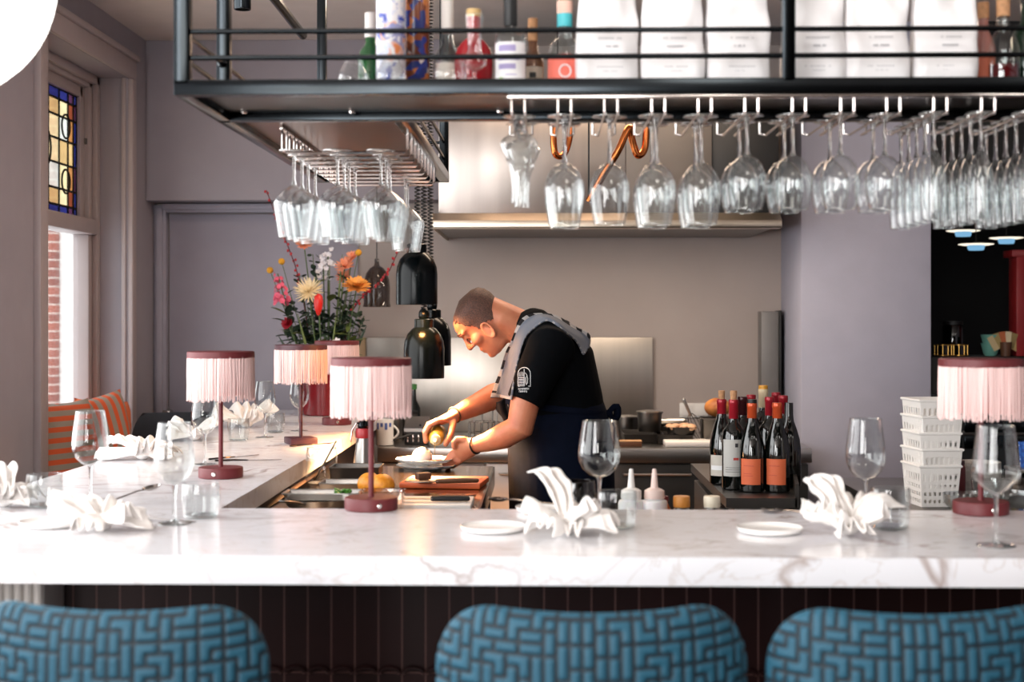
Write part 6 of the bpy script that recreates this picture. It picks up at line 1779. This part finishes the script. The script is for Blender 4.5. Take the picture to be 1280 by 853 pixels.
# dense dark greenery filling the bouquet
rg_ = random.Random(91)
GREEN = [(356, 388), (368, 402), (380, 398), (392, 405), (404, 392), (416, 402), (428, 388), (438, 402), (450, 382), (364, 372), (412, 372), (432, 365), (395, 345), (384, 382), (446, 412), (354, 412)]
for i, (px, py) in enumerate(GREEN):
    dy = rg_.uniform(-.08, .10)
    pts, root, tip = stem_path(px, py, dy)
    t_ = thing('leafy_stem', f'dark leafy stem {"left" if px < 385 else "right" if px > 425 else "middle"} of the bouquet, {"high" if py < 375 else "low" if py > 400 else "halfway"} behind the blooms', 'foliage', root, 0, 'leafy stems filling the bouquet')
    m = MB(); m.tube([p - root for p in pts], .002, 6); m.build('stem', stemc, t_)
    for k in range(13):
        t = rg_.uniform(.5, 1); j = min(int(t * 4), 3); q = pts[j].lerp(pts[j + 1], t * 4 - j) - root
        leaf(t_, q, rg_.uniform(0, 2 * PI), rg_.uniform(-.1, 1.1), rg_.uniform(.06, .12), rg_.uniform(.013, .024), M['leaf'] if rg_.random() < .8 else M['leaf_l'])
# smoked glass dome on a cord, built for a dark rounded patch behind the flowers
p = P(471, 384, 6.95)
t_ = thing('smoked_dome', 'dark smoked glass dome behind the bouquet', 'pendant lamp', p)
m = MB(); m.lathe([(.066, 0), (.068, .003), (.064, .02), (.065, .09), (.062, .13), (.052, .165), (.034, .19), (.014, .203), (.011, .215), (.011, .235), (0, .24)], 36); m.build('glass_dome', thin_glass('pale_smoked_glass', '#a39a96', k=.4, base=.04), t_)
m = MB(); m.tube([(0, 0, .24), (0, 0, ZC - p.z)], .0025, 6); m.build('cord', M['rubber'], t_)
# ================================================================== window seat, cushions and chair at the left
t_ = thing('window_seat', 'low upholstered bench along the left window', 'bench', (-1.9, 5.45, 0))
m = MB(); m.box((0, 0, .285), (.18, 1.2, .57), .01); m.build('bench_box', M['trim'], t_)
m = MB(); m.box((0.0, 0, .6), (.19, 1.2, .055), .018); m.build('seat_pad', mat('dark_blue_pad', '#232c3c', .9), t_)
def stripes(name, rot, sc_):
    s = ramp_mat(name, 'Wave', [(0, '#c4532a'), (.42, '#c4532a'), (.5, '#8d8276'), (1, '#8d8276')], .9, 'LINEAR', Scale=1.0, wave_type='BANDS', bands_direction='Z', Distortion=.0)
    for n in s.node_tree.nodes:
        if n.type == 'MAPPING': n.inputs['Scale'].default_value = (sc_,) * 3; n.inputs['Rotation'].default_value = rot
    return s
def cushion(lab, loc_, rot, mt, sx=.21, sz=.21, th=.07):
    m = MB()
    def side(sg):
        def f(u, v):
            x, z = (u - .5) * 2, (v - .5) * 2
            pin = 1 - .10 * (1 - abs(x)) * 0 - .06 * (x * x) * (z * z) * 0
            b_2 = (max(0, 1 - x ** 4) * max(0, 1 - z ** 4)) ** .5
            k1 = 1 - .08 * (1 - z * z) * (abs(x) ** 3); k2 = 1 - .08 * (1 - x * x) * (abs(z) ** 3)
            return Vector((sx * x * k1, sg * th * b_2 + .004 * noise.noise(Vector((x * 3, z * 3, sg))), sz * z * k2))
        m.grid(22, 22, f)
    side(1); side(-1)
    bmesh.ops.remove_doubles(m.bm, verts=m.bm.verts[:], dist=.0015)
    o = m.build('cushion', mt, None, smooth=80); o.location = loc_; o.rotation_euler = rot
    return tag(o, lab, 'cushion', 'striped cushions on the window seat')
cushion('orange and grey cushion with level stripes, nearest of the window seat cushions', Vector((-2.0, 5.80, .855)), (-.12, 0, 1.15), stripes('level_stripes', (0, 0, 0), 7.2))
cushion('orange and grey cushion with upright stripes leaning behind the level striped one', Vector((-1.945, 6.12, .86)), (-.2, -.12, 1.0), stripes('upright_stripes', (0, PI / 2, 0), 6.5), .2, .21)
cushion('plain orange edged cushion at the back of the window seat', Vector((-2.03, 6.50, .87)), (-.15, .1, 1.1), mat('orange_fabric', '#cf6a42', .9), .17, .16)
def side_chair(lab, x, y, rz):
    t_ = thing('counter_chair', lab, 'chair', (x, y, 0), rz, 'dark chairs on the window side of the left counter')
    nv_ = bpy.data.materials.get('dark_navy_velvet') or mat('dark_navy_velvet', '#10151f', .8, Sheen_Weight=.2)
    m = MB()
    def f(sg):
        def g_(u, v):
            a = (u - .5) * 1.9; vz = v
            hw = 1 - .5 * max(0, vz - .6) ** 2 * 3
            return Vector((sg * .018 * (1 - (2 * u - 1) ** 6) ** .5 * (1 - (2 * v - 1) ** 6) ** .5 - .2 + .12 * (1 - math.cos(a * hw)) * 1.2, .26 * math.sin(a * hw) / math.sin(.95), .66 + .30 * vz))
        return g_
    m.grid(20, 14, f(1)); m.grid(20, 14, f(-1))
    bmesh.ops.remove_doubles(m.bm, verts=m.bm.verts[:], dist=.002)
    m.build('backrest', nv_, t_, smooth=80)
    m = MB(); m.lathe([(0, .58), (.19, .58), (.205, .6), (.2, .64), (.15, .655), (0, .66)], 32); m.build('seat', nv_, t_)
    for sx in (-1, 1):
        for sy in (-1, 1):
            m = MB(); m.limb([(sx * .13, sy * .13, .58), (sx * .18, sy * .18, .008)], [.013, .01], ref=(1, 0, 0), n=10); m.build('leg', M['black_matte'], t_)
side_chair('dark chair with a rounded back pushed up to the far left counter', -1.63, 6.5, PI * -.5 + .25)
side_chair('dark blue chair mostly hidden below the left counter beside the cushions', -1.58, 5.75, 0)
bpy.data.objects['counter_chair.001'].scale = (1, 1, .85)
# ================================================================== door handle
p = P(211, 518, 7.28)
m = MB(); m.box((p.x - 0, YB2 - .045, p.z), (.04, .06, .045), .004); m.bx(p.x, p.x + .12, YB2 - .085, YB2 - .07, p.z - .012, p.z + .006, .003); m.build('door_handle', M['steel'], dleaf)
# ================================================================== right hand corner
t_ = thing('side_worktop', 'grey steel worktop to the right of the wine bench, carrying the white baskets', 'worktop', (1.7, 4.4, 0))
m = MB(); m.box((.0, 0, .835), (1.4, 1.1, .03), .004); m.build('worktop', M['steel_d'], t_)
m = MB(); m.box((0, .02, .41), (1.34, 1.02, .818), .004); m.build('carcass', M['black_matte'], t_)
wzr = .8506
def hole_basket(lab, loc_, i):
    t_ = thing('plastic_basket', lab, 'basket', loc_, .06 * (i % 2) + .1, 'stack of white plastic baskets')
    m = MB(); H_, bt, tp = .118, .052, .060
    nx, nz_ = 15, 11
    vs = {}
    def V(s, i_, j):
        key = (s, i_, j)
        if i_ == nx and j is not None: key = ((s + 1) % 4, 0, j)
        if key not in vs:
            s2, i2, _ = key
            w_ = bt + (tp - bt) * j / nz_; u = -w_ + 2 * w_ * i2 / nx
            x, y = [(u, -w_), (w_, u), (-u, w_), (-w_, -u)][s2]
            vs[key] = m.bm.verts.new((x, y * 1.25, H_ * j / nz_))
        return vs[key]
    for s in range(4):
        for j in range(nz_):
            for i_ in range(nx):
                if j in (1, 3, 5, 7, 8) and i_ % 2 == 1: continue
                m.bm.faces.new((V(s, i_, j), V(s, i_ + 1, j), V(s, i_ + 1, j + 1), V(s, i_, j + 1)))
    m.cap([V(s, i_, 0) for s in range(4) for i_ in range(nx)], True)
    o = m.build('basket_wall', M['plastic_w'], t_, smooth=30)
    md = o.modifiers.new('t', 'SOLIDIFY'); md.thickness = .0022; md.offset = 0; freeze(o)
    for p_ in o.data.polygons: p_.use_smooth = False
    m = MB(); m.tube([(sx * tp * 1.03, sy * tp * 1.28, H_) for sx, sy in ((-1, -1), (1, -1), (1, 1), (-1, 1))], .004, 8, closed=True); m.build('rim', M['plastic_w'], t_)
pB = P(1166, 632, 4.22)
for i in range(5):
    hole_basket(('lowest', 'second lowest', 'middle', 'second highest', 'topmost')[i] + ' white plastic basket of the nested stack beside the right lamp', Vector((pB.x + .002 * (i % 2), 4.24, wzr + .0478 * i)), i)
def rw(px, Y): p = P(px, 600, Y); p.z = wzr; return p
t_ = thing('wicker_bowl', 'round white woven bowl behind the foot of the right lamp', 'bowl', rw(1222, 4.5))
m = MB(); m.lathe([(0, .002), (.055, .002), (.066, .03), (.072, .07), (.070, .1), (.066, .1), (.064, .06), (.05, .01), (0, .01)], 60, fn=lambda a, k: 1 + .02 * math.cos(15 * a + PI * (k % 2)))
m.build('bowl_body', mat('white_wicker', '#cfc8c0', .7, var=.2, scale=60, bump=.6, bscale=150), t_)
for (px, Y, r_, h_, lb) in ((1212, 4.08, .075, .05, 'shallow clear glass dish left behind the right lamp'), (1262, 4.06, .08, .055, 'shallow clear glass dish right behind the tulip wine glass'), (1240, 4.25, .06, .07, 'clear glass bowl between the woven bowl and the lamp foot')):
    t_ = thing('glass_dish', lb, 'dish', rw(px, Y), 0, 'clear dishes on the side worktop')
    m = MB(); m.lathe([(0, .002), (r_ * .7, .002), (r_ * .95, h_ * .5), (r_, h_), (r_ * .97, h_), (r_ * .9, h_ * .5), (r_ * .66, .006), (0, .006)], 40); m.build('dish_body', M['glass'], t_)
for (px, lb) in ((1259, 'blue patterned cup seen through the tulip wine glass'), (1276, 'blue patterned cup at the right picture edge')):
    t_ = thing('paper_cup', lb, 'cup', P(px, 570, 5.6), 0, 'blue patterned cups'); t_.location.z = .8506
    t_.location = (P(px, 569, 5.0).x, 4.8, wzr + .052)
    m = MB(); m.lathe([(0, 0), (.022, 0), (.027, .085), (.0255, .085), (.021, .004), (0, .004)], 28); m.build('cup_body', ramp_mat('blue_dots', 'Voronoi', [(0, '#e9eef5'), (.28, '#2a62b8'), (.6, '#1d4a9a')], .4, 'CONSTANT', out='Distance', Scale=70.0), t_)
    m = MB(); m.limb([(.0, 0, .01), (.006, 0, .125)], [.0035, .0035], n=8); m.build('straw', M['plastic_w'], t_)
t_ = thing('steel_riser', 'low steel shelf at the right edge carrying the blue cups', 'shelf', (P(1268, 569, 5.0).x, 4.8, wzr))
m = MB(); m.box((0, 0, .045), (.16, .14, .012), .003); m.build('shelf_board', M['steel'], t_)
for s in (-1, 1): m = MB(); m.box((s * .07, 0, .0195), (.012, .13, .039), .002); m.build('leg', M['steel'], t_)
p = rw(1189, 4.42)
t_ = thing('red_canister', 'dark red canister half hidden behind the white baskets', 'canister', p)
m = MB(); m.lathe([(0, 0), (.04, 0), (.042, .004), (.042, .09), (.038, .1), (0, .1)], 28); m.build('can_body', M['lamp_red'], t_)
m = MB(); m.lathe([(0, .1), (.04, .1), (.04, .112), (0, .114)], 28); m.build('lid', M['lamp_dark'], t_)
# dark drawer cabinet in the back room and what stands on it
cz = P(1200, 446, 7.02).z
t_ = thing('drawer_cabinet', 'black drawer cabinet with round steel knobs in the dark back room', 'cabinet', (2.25, 7.2, 0))
m = MB(); m.box((0, 0, cz / 2), (.8, .36, cz), .006); m.build('carcass', M['black_matte'], t_)
zk = [P(1200, y, 7.02).z for y in (500, 533, 553, 590)]
for r_i, z in enumerate(zk):
    for c in range(4):
        m = MB(); m.box((-.3 + c * .2, -.188, z), (.185, .016, .062), .003); d = m.build('drawer', M['black_metal'], t_)
        m = MB(); m.ell((-.3 + c * .2, -.205, z), (.009, .009, .009), u=14, v=10); m.build('knob', M['chrome'], d)
m = MB(); m.box((0, -.186, P(1200, 541.5, 7.02).z), (.8, .012, .02), .002); m.build('metal_strip', M['steel_d'], t_)
def cw(px, Y=7.12): p = P(px, 446, Y); p.z = cz + .0006; return p
t_ = thing('storage_jar', 'dark storage jar at the left end of the drawer cabinet', 'jar', cw(1191, 7.28))
m = MB(); m.lathe([(0, 0), (.05, 0), (.052, .004), (.052, .14), (.045, .155), (0, .155)], 28); m.build('jar_wall', M['glass_smoke'], t_)
m = MB(); m.lathe([(0, .155), (.05, .155), (.05, .172), (0, .174)], 28); m.build('lid', M['black_matte'], t_)
br_ = mat('brass_rim', '#b38a4a', .3, 1.0)
for (px, lb) in ((1179, 'small brass caged glass at the left end of the drawer cabinet'), (1199, 'brass caged glass in front of the dark jar')):
    t_ = thing('caged_glass', lb, 'glass', cw(px, 7.1), 0, 'brass caged glasses on the drawer cabinet')
    m = MB(); m.lathe([(0, .002), (.036, .002), (.04, .055)], 24); m.build('glass_wall', M['glass_smoke'], t_)
    m = MB()
    for z in (.004, .056): m.tube([(.042 * math.cos(2 * PI * k / 24), .042 * math.sin(2 * PI * k / 24), z) for k in range(24)], .0025, 6, closed=True)
    for k in range(10): a = 2 * PI * k / 10; m.tube([(.042 * math.cos(a), .042 * math.sin(a), .004), (.042 * math.cos(a), .042 * math.sin(a), .056)], .0018, 5)
    m.build('cage', br_, t_)
teal = mat('teal_glaze', '#6fa99b', .35)
for k, lb in enumerate(('lower teal bowl of the pair on the drawer cabinet', 'upper teal bowl stacked in the other one')):
    t_ = thing('teal_bowl', lb, 'bowl', cw(1238, 7.12) + Vector((0, 0, .042 * k)), 0, 'stacked teal bowls')
    m = MB(); m.lathe([(0, 0), (.026, 0), (.034, .012), (.045, .055), (.047, .064), (.045, .064), (.042, .055), (.03, .014), (0, .010)], 32); m.build('bowl_body', teal, t_)
p = cw(1257, 7.08)
t_ = thing('card_holder', 'small brown holder fanned with sugar sachets beside the teal bowls', 'holder', p)
m = MB(); m.lathe([(0, 0), (.022, 0), (.03, .07), (.028, .07), (.02, .004), (0, .004)], 24); m.build('cup', M['wood'], t_)
for k in range(6):
    a = -.5 + k * .2; m = MB(); m.box((.02 * math.sin(a) + .01 * math.sin(a) * 3, -.006 + .004 * k, .085), (.03, .0015, .075), rot=None); o = m.build('sachet', mat('sachet_paper', ('#c9b48a', '#a8925f', '#b8653f', '#d9c9a6', '#8f7a4e', '#c2a36b')[k], .8), t_); o.rotation_euler = (0, a, 0)
zt = P(1275, 316, 7.0).z
t_ = thing('red_shelf_frame', 'red lacquered frame standing at the right edge of the drawer cabinet', 'frame', (P(1275, 316, 7.1).x, 7.15, cz + .0006))
h_ = zt - cz
for x in (0, .55):
    m = MB(); m.box((x, 0, h_ / 2), (.04, .12, h_), .003); m.build('post', mat('red_lacquer', '#8e2326', .4), t_)
m = MB(); m.box((.265, 0, h_ + .0), (.62, .14, .035), .003); m.build('top_board', bpy.data.materials['red_lacquer'], t_)
for (px, py, lb) in ((1204, 291, 'leftmost small ceiling light in the dark back room'), (1258, 300, 'rightmost small ceiling light in the dark back room'), (1220, 308, 'lowest small ceiling light in the dark back room')):
    p = P(px, py, 8.3 - .3 * (py > 305))
    t_ = thing('pendant_light', lb, 'ceiling light', p, 0, 'lights in the dark back room'); t_.scale = (.88, .88, .8)
    m = MB(); m.lathe([(0, .006), (.08, .006), (.108, .012), (.11, .015), (.1, .017), (0, .018)], 36); m.build('reflector', emit('white_reflector', '#fff3de', 1.3), t_)
    m = MB(); m.lathe([(0, -.028), (.045, -.028), (.05, -.02), (.055, .007), (0, .007)], 30); m.build('diffuser', emit('blue_diffuser', '#86bfe6', .9), t_)
    m = MB(); m.tube([(0, 0, .017), (0, 0, (2.32 - p.z) / .8)], .003, 6); m.build('cord', M['rubber'], t_)
# ceiling spotlight at the top left
p = P(303, 12, 4.3)
t_ = thing('ceiling_spot', 'black tube spotlight on the ceiling at the top left of the shelf', 'spotlight', p)
m = MB(); m.lathe([(.022, 0), (.025, 0), (.026, .003), (.026, .14), (0, .142)], 28); m.lathe([(.022, 0), (.022, .03), (0, .03)], 24); m.build('tube', M['black_metal'], t_)
m = MB(); m.lathe([(0, .02), (.0205, .02), (.0205, .028), (0, .028)], 24); m.build('bulb', emit('spot_bulb', '#ffe2b8', 2.0), t_)
m = MB(); m.tube([(0, 0, .14), (0, 0, ZC - p.z)], .008, 8); m.build('stem', M['black_metal'], t_)
